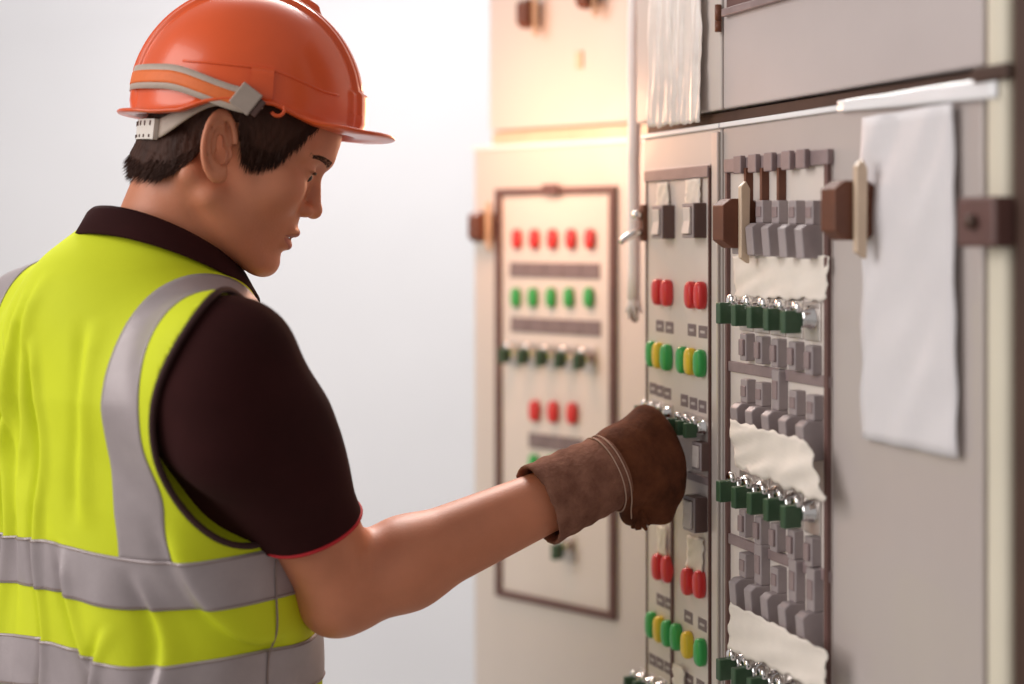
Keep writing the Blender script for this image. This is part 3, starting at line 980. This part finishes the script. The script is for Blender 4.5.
# hair: shell over the skull, bounded by the hair line
def hair_mask(q):
    """negative where hair grows; q in head mm"""
    f, l, u = q[:, 0], np.abs(q[:, 1]), q[:, 2]
    # lower bound of hair as a function of f
    side = np.interp(f, [-100, -78, -60, -44, -30, -22, -19, 2, 10, 18, 24, 45, 48, 62, 72, 100],
                        [-56, -54, -49, -44, -28, -12, 34, 33, 17, 3, 0, 4, 14, 44, 66, 80])
    return side - u
def hair_sdf(p):
    q = ((p - HO) @ HF.T) / mm
    f, l, u = q[:, 0], q[:, 1], q[:, 2]
    base = np.minimum(s_ell(q, (-2, 0, 47), (92, 72, 78)), s_ell(q, (43, 0, 50), (48, 59, 50)))
    base = np.minimum(base, s_ell(q, (-22, 0, -8), (62, 62, 58)))
    jit = 1.1 * np.sin(f * .9 + 2 * np.sin(u * .11)) * np.sin(l * .23 + 1) + .8 * np.sin(f * 2.1 + u * .2)
    thick = np.interp(u, [-60, -34, -20, 20, 70], [6.5, 7.5, 2.0, 4.0, 4.0])
    d = base - thick - jit * .55
    return smax(d, hair_mask(q) + 2.2 * np.sin(f * 1.3) * .5, 3.5) * mm
def bounds(pts_mm):
    w = HO + (np.asarray(pts_mm, float) * mm) @ HF
    return w.min(0) - .01, w.max(0) + .01
blo, bhi = bounds([(a, b, c) for a in (-110, 110) for b in (-90, 90) for c in (-70, 140)])
hair = net_obj('hair', hair_sdf, blo, bhi, .0024, 'hair_dark', person)
# loose strands along the hair line
n = 2600
ff = np.concatenate([rng.uniform(12, 62, 900), rng.uniform(-98, -20, 1300), rng.uniform(-20, 70, 400)])
sd = np.where(rng.rand(n) < .8, -1, 1)
low = np.interp(ff, [-100, -78, -60, -44, -30, -22, -19, 2, 10, 18, 24, 45, 48, 62, 72, 100], [-56, -54, -49, -44, -28, -12, 34, 33, 17, 3, 0, 4, 14, 44, 66, 80])
uu = low + rng.uniform(1, 20, n)
az = rng.rand(n)
org = np.stack([ff, sd * 130., uu], 1)
dirs = np.stack([np.zeros(n), -sd * 1., np.zeros(n)], 1)
bk = ff < -60
org[bk] = np.stack([np.full(bk.sum(), -150.), rng.uniform(-60, 60, bk.sum()), rng.uniform(-52, -34, bk.sum())], 1)
dirs[bk] = (1, 0, 0)
hit = ray_head(hair_sdf, dirs, org)
ok = (np.abs(hit[:, 1]) < 92) & (hit[:, 0] > -105) & (np.abs(hair_sdf(HO + (hit * mm) @ HF)) < .0015)
sdv = [(.16 + rng.normal(0, .08) if f_ > 0 else -.35 + rng.normal(0, .1), 0.02 * s_, -1.0) for f_, s_ in zip(hit[:, 0], sd)]
st = strands('hair_strands', hit[ok], [sdv[i] for i in np.where(ok)[0]], rng.uniform(7, 12, ok.sum()), .30, 'hair_dark', hair)
st['kind'] = 'stuff'

# ------------------------------------------------------------------ shirt
HEM = SHR + UAR * .188
def sleeve_sdf(p, g=0.0):
    d = s_rc(p, SHR + V3(0, 0, -.004), SHR + UAR * .11, .057 + g, .056 + g)
    d = smin(d, s_rc(p, SHR + UAR * .08, SHR + UAR * .26, .054 + g, .045 + g), .03)
    return d
def wr(p, seed, k, amp, n=5):
    r = np.random.RandomState(seed); o = np.zeros(len(p))
    for _ in range(n):
        v = r.normal(size=3); v /= np.linalg.norm(v)
        o += np.sin(p @ v * k * r.uniform(.6, 1.5) + r.uniform(0, 6.28))
    return o * amp / n
HN = norm(UAR + V3(-.14, 0, -.05))
def shirt_sdf(p):
    t = smin(torso_sdf(p, .004), shoulders_sdf(p, .004), .03)
    s = sleeve_sdf(p) + wr(p, 5, 70, .0035)
    s = np.maximum(s, (p - HEM) @ HN)
    sl = s_rc(p, SHL, SHL + norm(ELL - SHL) * .2, .054, .054)
    sl = np.maximum(sl, (p - SHL) @ norm(ELL - SHL) - .19)
    d = smin(smin(t, s, .038), sl, .025)
    # neck opening
    q = p - (NECKB + V3(0, 0, .03))
    nk = np.linalg.norm(q[:, :2] - 0, axis=1) - .064
    d = smax(d, -np.maximum(nk, -(p[:, 2] - 1.43)), .004)
    return d
shirt = net_obj('polo_shirt', shirt_sdf, (-.80, 1.15, .87), (-.02, 1.85, 1.52), .003, 'shirt', person)
# red piping round the sleeve hem
ua = norm(np.cross(HN, V3(0, 0, 1))); ub = np.cross(HN, ua)
pp = []
for k in range(49):
    a = 2 * math.pi * k / 48
    dr = ua * math.cos(a) + ub * math.sin(a)
    o = HEM - HN * .002
    t = .03
    for _ in range(40): t += float(np.clip(sleeve_sdf((o + dr * t)[None])[0] + wr((o + dr * t)[None], 5, 70, .0035)[0], -.01, .01)) * .8
    pp.append(o + dr * (t + .0004))
put('sleeve_piping', shift_me(tube_me('sleeve_piping', pp, .0019, 8), person), MATS['shirt_red'], shirt, tuple(V3(0, 0, 0)))

# collar: a stand round the neck with the fall folded outside it
ncen = NECKB + V3(0, 0, 0)
rings = []
prof = [(-.004, -.030), (.0, .012), (.0015, .024), (.005, .0275), (.009, .024), (.015, .013), (.021, .0025), (.0205, .0), (.0185, .001), (.008, .018)]
NR = 72
ring_pts = []
for k in range(NR):
    a = 2 * math.pi * k / NR
    dr = RV * math.sin(a) - FV * math.cos(a)       # a = 0 at the back
    fr = (1 - math.cos(a)) / 2
    R = .0655 + .006 * fr
    zc = 1.454 - .078 * fr ** 1.1
    cc = B(.018, .022 + .004 * fr, zc)
    ring_pts.append([cc + dr * (R + u) + V3(0, 0, w) for u, w in prof])
verts = [p for r in ring_pts for p in r]; m_ = len(prof)
faces = []
for k in range(NR):
    for j in range(m_ - 1):
        a = k * m_ + j; b = ((k + 1) % NR) * m_ + j
        faces.append((a, a + 1, b + 1, b))
collar = world_obj('collar', verts, faces, 'shirt', shirt)

# ------------------------------------------------------------------ safety vest
VG = (np.array([.85, 1.0, 1.1, 1.2, 1.3, 1.4, 1.5]), np.array([.034, .031, .028, .024, .019, .013, .008]))
CREASES = [(-.010, 1.1, .03, .88, 1.36, .0050, .006), (.030, 1.14, -.30, .98, 1.17, .0055, .007), (.150, 1.13, -.30, .96, 1.20, .0036, .010),
           (.115, 1.10, -.18, .90, 1.15, .0045, .006), (-.020, 1.36, .22, 1.22, 1.42, .0055, .009), (-.055, 1.34, .38, 1.16, 1.40, .0060, .009),
           (.060, 1.30, .10, 1.18, 1.38, .0035, .008), (-.085, 1.2, .10, .98, 1.36, .0060, .008), (.070, 1.04, .25, .90, 1.10, .0045, .006)]
def folds(p):
    la, fw, z = body(p)
    back = np.clip((.02 - fw) / .08, 0, 1)
    m1 = np.exp(-((la + .085) / .075) ** 2) * np.clip((1.42 - z) / .1, 0, 1) * np.clip((z - 1.05) / .12, .25, 1) * back
    x = la + .02 * np.sin(z * 9) + .12 * (z - 1.25)
    o = .0075 * m1 * (np.abs(np.sin(x * 44 + .8 + 900 * wr(p, 14, 14, .0012, 4))) ** .8 - .5) * 2 * (.65 + 300 * wr(p, 15, 12, .001, 3))
    m2 = back * np.clip((1.30 - z) / .1, 0, 1)
    o += .0040 * m2 * np.sin(la * 33 + 2.2 * np.sin(z * 11 + 1) + z * 5)
    # drag lines running from the armpit down towards the waist
    w = (la - .06) * .75 + (z - 1.1) * .66
    o += .0060 * np.exp(-((la - .10) / .09) ** 2) * np.clip((1.2 - z) / .1, 0, 1) * np.sin(w * 75 + 1.5 * np.sin(z * 20))
    # creases at the band height on the side
    o += .0035 * np.clip((la - .08) / .08, 0, 1) * np.clip((1.2 - z) / .08, 0, 1) * np.sin(z * 48 + la * 30 + fw * 20)
    for l0, zr, sl, za, zb, dp, wd in CREASES:
        dd = la - (l0 + sl * (z - zr)) - .004 * np.sin(z * 37 + l0 * 50)
        win = np.clip((z - za) / .03, 0, 1) * np.clip((zb - z) / .03, 0, 1) * np.clip((.06 - fw) / .03, 0, 1)
        o += dp * win * (np.exp(-((dd - wd * 1.6) / (wd * 1.3)) ** 2) - 1.1 * np.exp(-(dd / wd) ** 2))
    o += wr(p, 9, 26, .0035, 6) + wr(p, 10, 60, .0012, 5)
    return o
def vest_base(p):
    t = smin(torso_sdf(p, .004, VG), shoulders_sdf(p, .012), .03)
    s = np.maximum(sleeve_sdf(p, .007), (p - SHR) @ UAR - .085)
    return smin(t, s, .028) - folds(p)
ARC = V3(.240, .008, 1.288); ARR = V3(.128, .122, .137)
def armhole(p):
    la, fw, z = body(p)
    q = np.stack([la, fw, z], 1)
    d = s_ell(q, ARC, ARR)
    ql = np.stack([-la, fw, z], 1)
    d2 = s_ell(ql, ARC + V3(.085, 0, .005), ARR)
    return np.minimum(d, d2)
def neckhole(p):
    la, fw, z = body(p)
    q = np.stack([la, fw, z], 1)
    return s_ell(q, (.018, .036, 1.478), (.078, .100, .058))
def vest_sdf(p):
    d = vest_base(p)
    d = smax(d, -armhole(p), .003)
    d = smax(d, -neckhole(p), .003)
    return np.maximum(d, .875 - p[:, 2])
vest = net_obj('safety_vest', vest_sdf, (-.82, 1.15, .86), (.0, 1.85, 1.52), .003, 'vest', person)

def march(f, o, d, n=70, far_=.6):
    """from outside (o) towards d until f = 0"""
    t = np.zeros(len(o))
    for _ in range(n):
        t = t + np.clip(f(o + d * t[:, None]), -.01, .03) * .7
    return t
def grid_faces(nu, nv, off=0):
    return [(off + j * (nu + 1) + i, off + j * (nu + 1) + i + 1, off + (j + 1) * (nu + 1) + i + 1, off + (j + 1) * (nu + 1) + i) for j in range(nv) for i in range(nu)]

def patch(name, o, d, nu, nv, m, parent, lift=.0016, keepf=None):
    t = march(vest_base, o, d)
    p = o + d * (t - lift)[:, None]
    fc = np.array(grid_faces(nu, nv))
    if keepf is not None:
        k = keepf(p)
        fc = fc[k[fc].all(1)]
    # closed sheet: front, back and rim
    n = len(p)
    allv = np.concatenate([p, p + d * .0016])
    fr = [tuple(q) for q in fc]; bk = [tuple(q[::-1] + n) for q in fc]
    cnt = {}
    for q in fr:
        for a, b in zip(q, q[1:] + q[:1]):
            if (b, a) in cnt: del cnt[(b, a)]
            else: cnt[(a, b)] = 1
    rim = [(b, a, a + n, b + n) for a, b in cnt]
    return world_obj(name, allv, fr + bk + rim, m, parent), p

def body_dir(phi):
    # phi 0 at the back, growing towards the wearer's right side
    return RV[None] * np.sin(phi)[:, None] - FV[None] * np.cos(phi)[:, None]
tapes = []
for z0, z1 in ((1.113, 1.160), (1.016, 1.064)):
    nu, nv = 640, 14
    ph = np.tile(np.linspace(-math.pi, math.pi, nu + 1), nv + 1)
    zz = np.repeat(np.linspace(z1, z0, nv + 1), nu + 1) + .004 * np.sin(ph * 2 + 1) * np.exp(-(ph / 2) ** 2) + .003 * np.sin(ph * 5 + .6)
    cen = np.stack([B(-.018, .047, z) for z in zz])
    dr = body_dir(ph)
    ob, p = patch('reflective_band', cen + dr * .42, -dr, nu, nv, 'tape', vest)
    for row in (0, nv):
        rr = p[row * (nu + 1):(row + 1) * (nu + 1)] + dr[:nu + 1] * .0006 + V3(0, 0, -.0022 if row == 0 else .0022)
        put('stitching', shift_me(tube_me('stitching', rr, .00055, 4), person), MATS['stitch'], ob)
# shoulder bands
for s, la0 in ((1, .122), (-1, -.172)):
    nu, nv = 14, 90
    o, d = [], []
    for j in range(nv + 1):
        t = j / nv
        ang = -math.radians(5) + t * math.radians(165)     # from the back, over the shoulder, to the front
        for i in range(nu + 1):
            w = (i / nu - .5) * .049
            if t < .45:
                z = 1.158 + (t / .45) * .182
                dv = -FV; l_ = la0 + w + (.0 if s > 0 else 0)
                oo = B(l_, -.30, z); dd = FV
                # lean inwards towards the neck with height
            else:
                a = (t - .45) / .55 * math.radians(175)
                dd = FV * math.cos(a) - V3(0, 0, 1) * math.sin(a)
                oo = B(la0 + w, .03, 1.34) - dd * .34
                if a > math.pi / 2:
                    pass
            lean = s * .012 * np.clip((t - .25) / .35, 0, 1) * (1 if s > 0 else .3)
            o.append(oo + RV * (lean - (s * .008 if s > 0 else 0) * 0)); d.append(dd)
    ob, p = patch('reflective_band', np.array(o), np.array(d), nu, nv, 'tape', vest, .0012,
                  lambda q: (armhole(q) > .002) & (neckhole(q) > .002) & (q[:, 2] > 1.0))

# dark binding along the right armhole
def edge_curve(f1, f2, seeds, it=60):
    p = np.array(seeds, float)
    for _ in range(it):
        for f in (f1, f2):
            d0 = f(p); g = np.stack([f(p + np.eye(3)[i] * 1e-4) - d0 for i in range(3)], 1) / 1e-4
            p = p - (d0 / np.maximum((g * g).sum(1), .3))[:, None] * g * .7
    return p
def arm_only(p):
    la, fw, z = body(p)
    return s_ell(np.stack([la, fw, z], 1), ARC, ARR)
bc = []
for k in range(96):
    a = 2 * math.pi * k / 96
    th = np.radians(np.linspace(12, 150, 280))
    q = np.stack([ARC[0] - ARR[0] * np.cos(th), ARC[1] + ARR[1] * np.sin(th) * math.cos(a), ARC[2] + ARR[2] * np.sin(th) * math.sin(a)], 1)
    w = C0 + q[:, :1] * RV + q[:, 1:2] * FV + np.stack([0 * th, 0 * th, q[:, 2]], 1)
    d = vest_base(w)
    c = np.where((d[:-1] < 0) & (d[1:] >= 0))[0]
    if len(c): bc.append(w[c[0]])
bc = np.array(bc + bc[:1])
for _ in range(3): bc[1:-1] = bc[1:-1] * .5 + (bc[:-2] + bc[2:]) * .25
put('armhole_binding', shift_me(tube_me('armhole_binding', bc, .0032, 8), person), MATS['binding'], vest)
# side seam and back seam
def seam(name, phi, z0, z1, m):
    z = np.linspace(z0, z1, 60); ph = np.full(60, phi)
    cen = np.stack([B(-.018, .047, q) for q in z]); dr = body_dir(ph)
    t = march(vest_base, cen + dr * .42, -dr)
    for _ in range(6): t[1:-1] = .5 * t[1:-1] + .25 * (t[:-2] + t[2:])
    pts = cen + dr * (.42 - t + .0022)[:, None]
    put(name, shift_me(tube_me(name, pts, .0010, 6), person), MATS[m], vest)
seam('side_seam', math.radians(86), .88, 1.15, 'stitch')

# ------------------------------------------------------------------ leather glove
hx = norm(P(672, 458, 1.522) - P(600, 476, 1.452))
hn = V3(-.15, -1, .30); hn = norm(hn - hx * (hn @ hx))
hy = np.cross(hx, hn)
if hy[2] < 0: hy = -hy
WG = P(606, 472, 1.457)
GW = lambda a, b, c: WG + hx * a + hy * b + hn * c
def glove_sdf(p):
    mc = [(.074, .036, .004), (.080, .012, .007), (.076, -.012, .005), (.066, -.034, .0)]
    d = s_rc(p, GW(.016, .016, 0), GW(*mc[0]), .0240, .0225)
    for i in range(1, 4):
        d = smin(d, s_rc(p, GW(.016, .018 - .012 * i, 0), GW(*mc[i]), .0235, .0215), .02)
    # curled fingers
    ang = [(35, 60, 45), (62, 80, 55), (68, 85, 55), (74, 88, 50)]
    L = [(.040, .026, .022), (.044, .028, .022), (.040, .026, .022), (.033, .022, .020)]
    for i in range(4):
        c = np.array(mc[i]); t = 0
        for k in range(3):
            t += math.radians(ang[i][k])
            n_ = c + np.array([math.cos(t), (-.10 if i == 3 else 0), -math.sin(t)]) * L[i][k]
            d = smin(d, s_rc(p, GW(*c), GW(*n_), .0155 - .0012 * k, .0148 - .0012 * k), .007)
            c = n_
    # thumb, meeting the index finger on the knob
    a0, a1, a2, a3 = GW(.026, .020, -.018), GW(.050, .024, -.036), GW(.076, .028, -.040), GW(.094, .030, -.034)
    for u, v, r1, r2 in ((a0, a1, .022, .018), (a1, a2, .017, .0155), (a2, a3, .0155, .0135)):
        d = smin(d, s_rc(p, u, v, r1, r2), .010)
    # leather folded below the little finger
    d = smin(d, s_rc(p, GW(.022, -.047, -.010), GW(.058, -.052, -.006), .012, .014), .008)
    return d + wr(p, 21, 120, .0022) + wr(p, 22, 260, .0010)
gp = np.array([GW(a, b, c) for a in (-.05, .15) for b in (-.09, .09) for c in (-.12, .05)])
glove = net_obj('work_glove', glove_sdf, gp.min(0), gp.max(0), .002, 'leather', person)
# cuff
ca = P(538, 505, 1.428); cbp = GW(.010, .0, .0)
cax = norm(cbp - ca); clen = np.linalg.norm(cbp - ca)
c1_ = norm(V3(0, 0, 1) - cax * cax[2]); c2_ = np.cross(cax, c1_)
rings = []
NRg = 64
def cuff_ring(t, R1, R2, inner):
    out = []
    for k in range(NRg):
        a = 2 * math.pi * k / NRg
        w = 1 + .018 * math.sin(3 * a + 4 * t) + .006 * math.sin(7 * a - 9 * t) + .004 * math.sin(13 * a + 20 * t)
        jag = (.0006 * math.sin(9 * a) + .0004 * math.sin(23 * a)) * (1 - t)
        out.append(ca + cax * (clen * t + jag) + (c1_ * math.cos(a) * R1 + c2_ * math.sin(a) * R2) * w * inner)
    return np.array(out)
for t in np.linspace(1, 0, 22):
    b = .0006 * math.sin(t * 30)
    rings.append(cuff_ring(t, .0385 + .0035 * (1 - t) + b, .0385 + .0035 * (1 - t) + b, 1))
for t in np.linspace(0, .9, 8):
    rings.append(cuff_ring(t, .0385 + .0035 * (1 - t) - .003, .0385 + .0035 * (1 - t) - .003, 1))
me = rings_me('cuff', rings, False, False)
cuff = put('cuff', shift_me(me, person), MATS['leather_cuff'], glove)
for t in (.88, .955):
    q = cuff_ring(t, .0390, .0390, 1)
    cc = ca + cax * clen * t
    dr = q - cc; dr /= np.linalg.norm(dr, axis=1)[:, None]
    r = np.full(len(q), .07)
    for _ in range(60): r = r - np.clip(glove_sdf(cc + dr * r[:, None]), -.004, .01) * .8
    r = np.maximum(r, .0385 + .0035 * (1 - t)) + .0004
    for _ in range(4): r = .5 * r + .25 * (np.roll(r, 1) + np.roll(r, -1))
    q = cc + dr * (r + .0006)[:, None]
    q = np.concatenate([q, q[:1]])
    put('seam', shift_me(tube_me('seam', q, .0008, 6), person), MATS['thread'], glove)
bmf = bmesh.new(); rs = np.random.RandomState(8)
for k in range(16):
    s0 = GW(.020 + rs.uniform(-.004, .006), -.050 + rs.uniform(-.004, .003), -.004 + rs.uniform(-.006, .006))
    e0 = s0 + V3(rs.uniform(-.003, .010), rs.uniform(-.004, .004), -rs.uniform(.008, .016))
    me = tube_me('f', [s0, (s0 + e0) / 2 + V3(rs.uniform(-.002, .002), 0, 0), e0], [.0032, .0028, .0020], 5)
    bmf.from_mesh(me); bpy.data.meshes.remove(me)
put('torn_fringe', shift_me(bm_mesh(bmf, 'torn_fringe', True), person), MATS['leather'], glove)

# ------------------------------------------------------------------ trousers and shoes (below the frame)
FT = [B(.10, .02, 0), B(-.11, .12, 0)]
def trouser_sdf(p):
    d = np.maximum(torso_sdf(p, .010), np.maximum(p[:, 2] - 1.0, .862 - p[:, 2]))
    d = smin(d, s_rc(p, B(.0, .05, .90), B(-.03, .05, .90), .125, .125), .04)
    for i, s in enumerate((1, -1)):
        h = B(.085 * s - .02, .05, .86); k = (h + FT[i]) / 2 + FV * .03 + V3(0, 0, .07); a = FT[i] + V3(0, 0, .10) - FV * .03
        d = smin(d, smin(s_rc(p, h, k, .095, .068), s_rc(p, k, a, .068, .055), .03), .03)
    d = d + wr(p, 31, 40, .004)
    return np.maximum(d, .05 - p[:, 2])
net_obj('trousers', trouser_sdf, (-.85, 1.1, .03), (.05, 1.9, 1.02), .008, 'trousers', person)
for i in range(2):
    def shoe_sdf(p, f=FT[i]):
        d = s_rc(p, f - FV * .04 + V3(0, 0, .045), f + FV * .14 + V3(0, 0, .036), .046, .044)
        d = smin(d, s_rc(p, f - FV * .03 + V3(0, 0, .05), f - FV * .03 + V3(0, 0, .11), .044, .045), .03)
        return np.maximum(d, -p[:, 2])
    net_obj('shoe', shoe_sdf, FT[i] - .26, FT[i] + .3, .006, 'shoe', person)

# ------------------------------------------------------------------ hard hat
KF = hframe(6, 6)
KO = P(248, 112, 1.425)
hat = empty('hard_hat', tuple(KO))
hat_m = Matrix([[KF[0][0], KF[1][0], KF[2][0]], [KF[0][1], KF[1][1], KF[2][1]], [KF[0][2], KF[1][2], KF[2][2]]])
hat.rotation_euler = hat_m.to_euler()
hat.scale = (1.03, 1.03, 1.03)
tag(hat, 'glossy orange hard hat with a raised crest and a striped strap, worn on the head', 'hard hat')
HA, HB, HC, HU = .1085, .097, .1105, .006
def sst(x, a, b):
    t = min(1, max(0, (x - a) / (b - a))); return t * t * (3 - 2 * t)
def h_off(f, l, u):
    o = .0035 * (1 - sst(abs(l), .030, .0335))
    o += (.0055 if f > 0 else .0055 - .0035 * sst(-f, 0, .06)) * (1 - sst(abs(l), .009, .0125)) * (sst(u, .060, .066) if f > 0 else sst(u, .012, .022)) * (1 - sst(f, .052, .060))
    o -= .0012 * (1 - sst(abs(abs(l) - .022), .0015, .004)) * sst(u, .02, .03)
    if f > 0: o += .0035 * (1 - sst(abs(l), .040, .0425)) * (1 - sst(u, .020, .0225)) * (1 - sst(abs(l), .030, .0335) * 0)
    return o
verts = []; faces = []
lam = np.concatenate([np.linspace(-90, -25, 40), np.linspace(-24, 24, 97), np.linspace(25, 90, 40)])
NO = 121
for la in lam:
    for j in range(NO):
        om = math.pi * j / (NO - 1); L = math.radians(la)
        f, l, u = HA * math.cos(om) * math.cos(L), HB * math.sin(L), HC * math.sin(om) * math.cos(L)
        nrm = norm((f / HA ** 2, l / HB ** 2 + 1e-9, u / HC ** 2))
        q = V3(f, l, u + HU) + nrm * h_off(f, l, u)
        verts.append(q)
for i in range(len(lam) - 1):
    for j in range(NO - 1):
        a = i * NO + j
        faces.append((a, a + 1, a + NO + 1, a + NO))
def rim_u(az):
    f = HA * math.cos(az)
    return float(np.interp(f, [-.109, -.075, -.052, -.030, -.012, .030, .048, .066, .09, .109], [-.0135, -.0135, -.0105, -.001, .0035, .0035, -.003, -.009, -.0125, -.0115]))
def brim_e(az):
    c = math.cos(az)
    fr = sst(c, .45, .92)
    bk = sst(-c, .55, .95)
    return .0045 + .031 * fr + .0085 * bk
NA = 180
base = len(verts)
prof_n = 9
for k in range(NA):
    az = 2 * math.pi * k / NA
    c, s = math.cos(az), math.sin(az)
    ru = rim_u(az); e = brim_e(az)
    d2 = norm((c / HA, s / HB, 0)); dr = V3(d2[0], d2[1], 0)
    b0 = V3(HA * c, HB * s, 0)
    def pt(out, u): return b0 + dr * out + V3(0, 0, u)
    o1 = h_off(b0[0], b0[1], 0)
    drop = .0015 * sst(c, .4, .9)
    verts += [pt(o1, HU), pt(o1, (HU + ru) / 2 + .001), pt(.0005 + o1 * .3, ru + .0020), pt(.0025, ru + .0008), pt(e, ru + drop + .0006), pt(e + .0012, ru + drop - .001), pt(e, ru + drop - .0026), pt(-.003, ru - .0026), pt(-.0035, HU + .002)]
for k in range(NA):
    for j in range(prof_n - 1):
        a = base + k * prof_n + j; b = base + ((k + 1) % NA) * prof_n + j
        faces.append((a, a + 1, b + 1, b))
# inner lining of the dome
base = len(verts); NL, NI = 40, 41
for i in range(NL + 1):
    L = math.radians(-90 + 180 * i / NL)
    for j in range(NI):
        om = math.pi * j / (NI - 1)
        verts.append(V3((HA - .004) * math.cos(om) * math.cos(L), (HB - .004) * math.sin(L), (HC - .004) * math.sin(om) * math.cos(L) + HU))
for i in range(NL):
    for j in range(NI - 1):
        a = base + i * NI + j
        faces.append((a, a + NI, a + NI + 1, a + 1))
me = mesh_pd('shell', verts, faces)
bm = bmesh.new(); bm.from_mesh(me); bmesh.ops.remove_doubles(bm, verts=bm.verts[:], dist=1e-5)
bpy.data.meshes.remove(me)
shell = put('shell', bm_mesh(bm, 'shell', True), MATS['helmet_orange'], hat)

def hat_pt(az, u, out=0.0):
    """point on the outside of the shell"""
    k = math.sqrt(max(0, 1 - max(0, u - HU) ** 2 / HC ** 2))
    c, s = math.cos(az), math.sin(az)
    b = V3(HA * k * c, HB * k * s, u)
    n_ = norm((b[0] / HA ** 2, b[1] / HB ** 2, max(0, u - HU) / HC ** 2))
    return b + n_ * out
def hat_strip(name, a0, a1, uc, hw, out, m, parent=hat, n=90, nv=4, th=.0012):
    vs, fc = [], []
    for side in (0, 1):
        for j in range(nv + 1):
            for i in range(n + 1):
                az = a0 + (a1 - a0) * i / n
                u = uc(az) + hw * (1 - 2 * j / nv)
                vs.append(hat_pt(az, u, out - side * th))
    N = (n + 1) * (nv + 1)
    for j in range(nv):
        for i in range(n):
            a = j * (n + 1) + i
            fc.append((a, a + 1, a + n + 2, a + n + 1)); fc.append((N + a, N + a + n + 1, N + a + n + 2, N + a + 1))
    for i in range(n):
        fc.append((i, N + i, N + i + 1, i + 1)); b = nv * (n + 1) + i
        fc.append((b, b + 1, N + b + 1, N + b))
    return put(name, mesh_pd(name, vs, fc), MATS[m], parent)
R_ = math.radians
def strap_u(az):
    t = abs(abs(az) - math.pi) / R_(92)              # 0 at the back, 1 at the buckle
    return .0175 - .000 * t - .016 * sst(t, .55, 1.05)
for sgn in (1,):
    st_ = hat_strip('head_strap', R_(88), R_(272), lambda a: strap_u(a if a < math.pi else 2 * math.pi - a), .0112, .0045, 'strap_beige')
    hat_strip('strap_stripe', R_(90), R_(270), lambda a: strap_u(a if a < math.pi else 2 * math.pi - a), .0056, .0050, 'strap_orange', st_, th=.0008)
for s in (-1, 1):
    c = hat_pt(s * R_(87), .0035, .006)
    bk = put('buckle', box_me('buckle', -.0105, .0105, -.0035, .0035, -.0115, .0115, .0012), MATS['buckle'], hat, tuple(c))
    bk.rotation_euler = (0, R_(32) , 0)
    put('buckle_tongue', box_me('buckle_tongue', .0105, .0165, -.002, .002, -.0085, .0085, .001), MATS['collar_dark'], bk)
    c = hat_pt(s * R_(72), .0, .004)
    pts = [c + V3(.006 * math.cos(t), 0, .006 * math.sin(t) - .002) for t in np.linspace(-2.6, .6, 12)]
    put('strap_hook', tube_me('strap_hook', pts, .0017, 8), MATS['helmet_orange'], hat)
    # side rib of the shell
    pts = [hat_pt(s * R_(a), .0335 - .013 * sst(100 - a, 20, 58), .0002) for a in np.linspace(122, 36, 30)]
    put('shell_rib', tube_me('shell_rib', pts, .0012, 8), MATS['helmet_orange'], hat)
    v_ = hat_pt(s * R_(78), .022, .001)
    sl = hat_strip('slot_block', s * R_(86), s * R_(75), lambda a: .018, .0155, .0028, 'helmet_orange', n=8, th=.003)
# suspension band inside the rim and the ratchet at the nape
vs, fc = [], []
nseg = 70
for side in (0, 1):
    for j in range(5):
        for i in range(nseg + 1):
            az = R_(78) + (R_(282) - R_(78)) * i / nseg
            t = abs(az - math.pi) / R_(102)
            uc = -.030 + .034 * sst(t, .36, .80)
            hw = .0105 - .004 * t
            k = .915 - side * .018
            vs.append(V3(HA * k * math.cos(az), HB * k * math.sin(az), uc + hw * (1 - j / 2)))
N = 5 * (nseg + 1)
for j in range(4):
    for i in range(nseg):
        a = j * (nseg + 1) + i
        fc.append((a, a + 1, a + nseg + 2, a + nseg + 1)); fc.append((N + a, N + a + nseg + 1, N + a + nseg + 2, N + a + 1))
for i in range(nseg):
    fc.append((i, N + i, N + i + 1, i + 1)); b = 4 * (nseg + 1) + i; fc.append((b, b + 1, N + b + 1, N + b))
put('suspension_band', mesh_pd('suspension_band', vs, fc), MATS['strap_beige'], hat)
rt = []
bm = bmesh.new()
rad = .1005
def rpt(a, u, out=0): return V3(-(rad + out) * math.cos(a), (rad * .93 + out) * math.sin(a), u)
vs = []; fc = []
for side in (0, 1):
    for j in range(3):
        for i in range(13):
            a = R_(-40) + R_(80) * i / 12
            vs.append(rpt(a, -.0205 - .0095 * j, .002 - .005 * side))
N = 39
for j in range(2):
    for i in range(12):
        a = j * 13 + i
        fc.append((a, a + 13, a + 14, a + 1)); fc.append((N + a, N + a + 1, N + a + 14, N + a + 13))
ring = list(range(13)) + [25, 38] + list(range(37, 25, -1)) + [13]
for k in range(len(ring)):
    a, b = ring[k], ring[(k + 1) % len(ring)]
    fc.append((a, b, N + b, N + a))
rat = put('ratchet', mesh_pd('ratchet', vs, fc, False), MATS['plastic_white'], hat)
for i in range(12):
    a = R_(-36 + 6.5 * i)
    for u, h_ in ((-.0245, .0022), (-.0365, .0014)):
        c = rpt(a, u, .0021)
        o = put('slot', box_me('slot', -.0006, .0006, -.0009, .0009, -h_, h_, .0003), MATS['collar_dark'], rat, tuple(c))
        o.rotation_euler = (0, 0, -a)
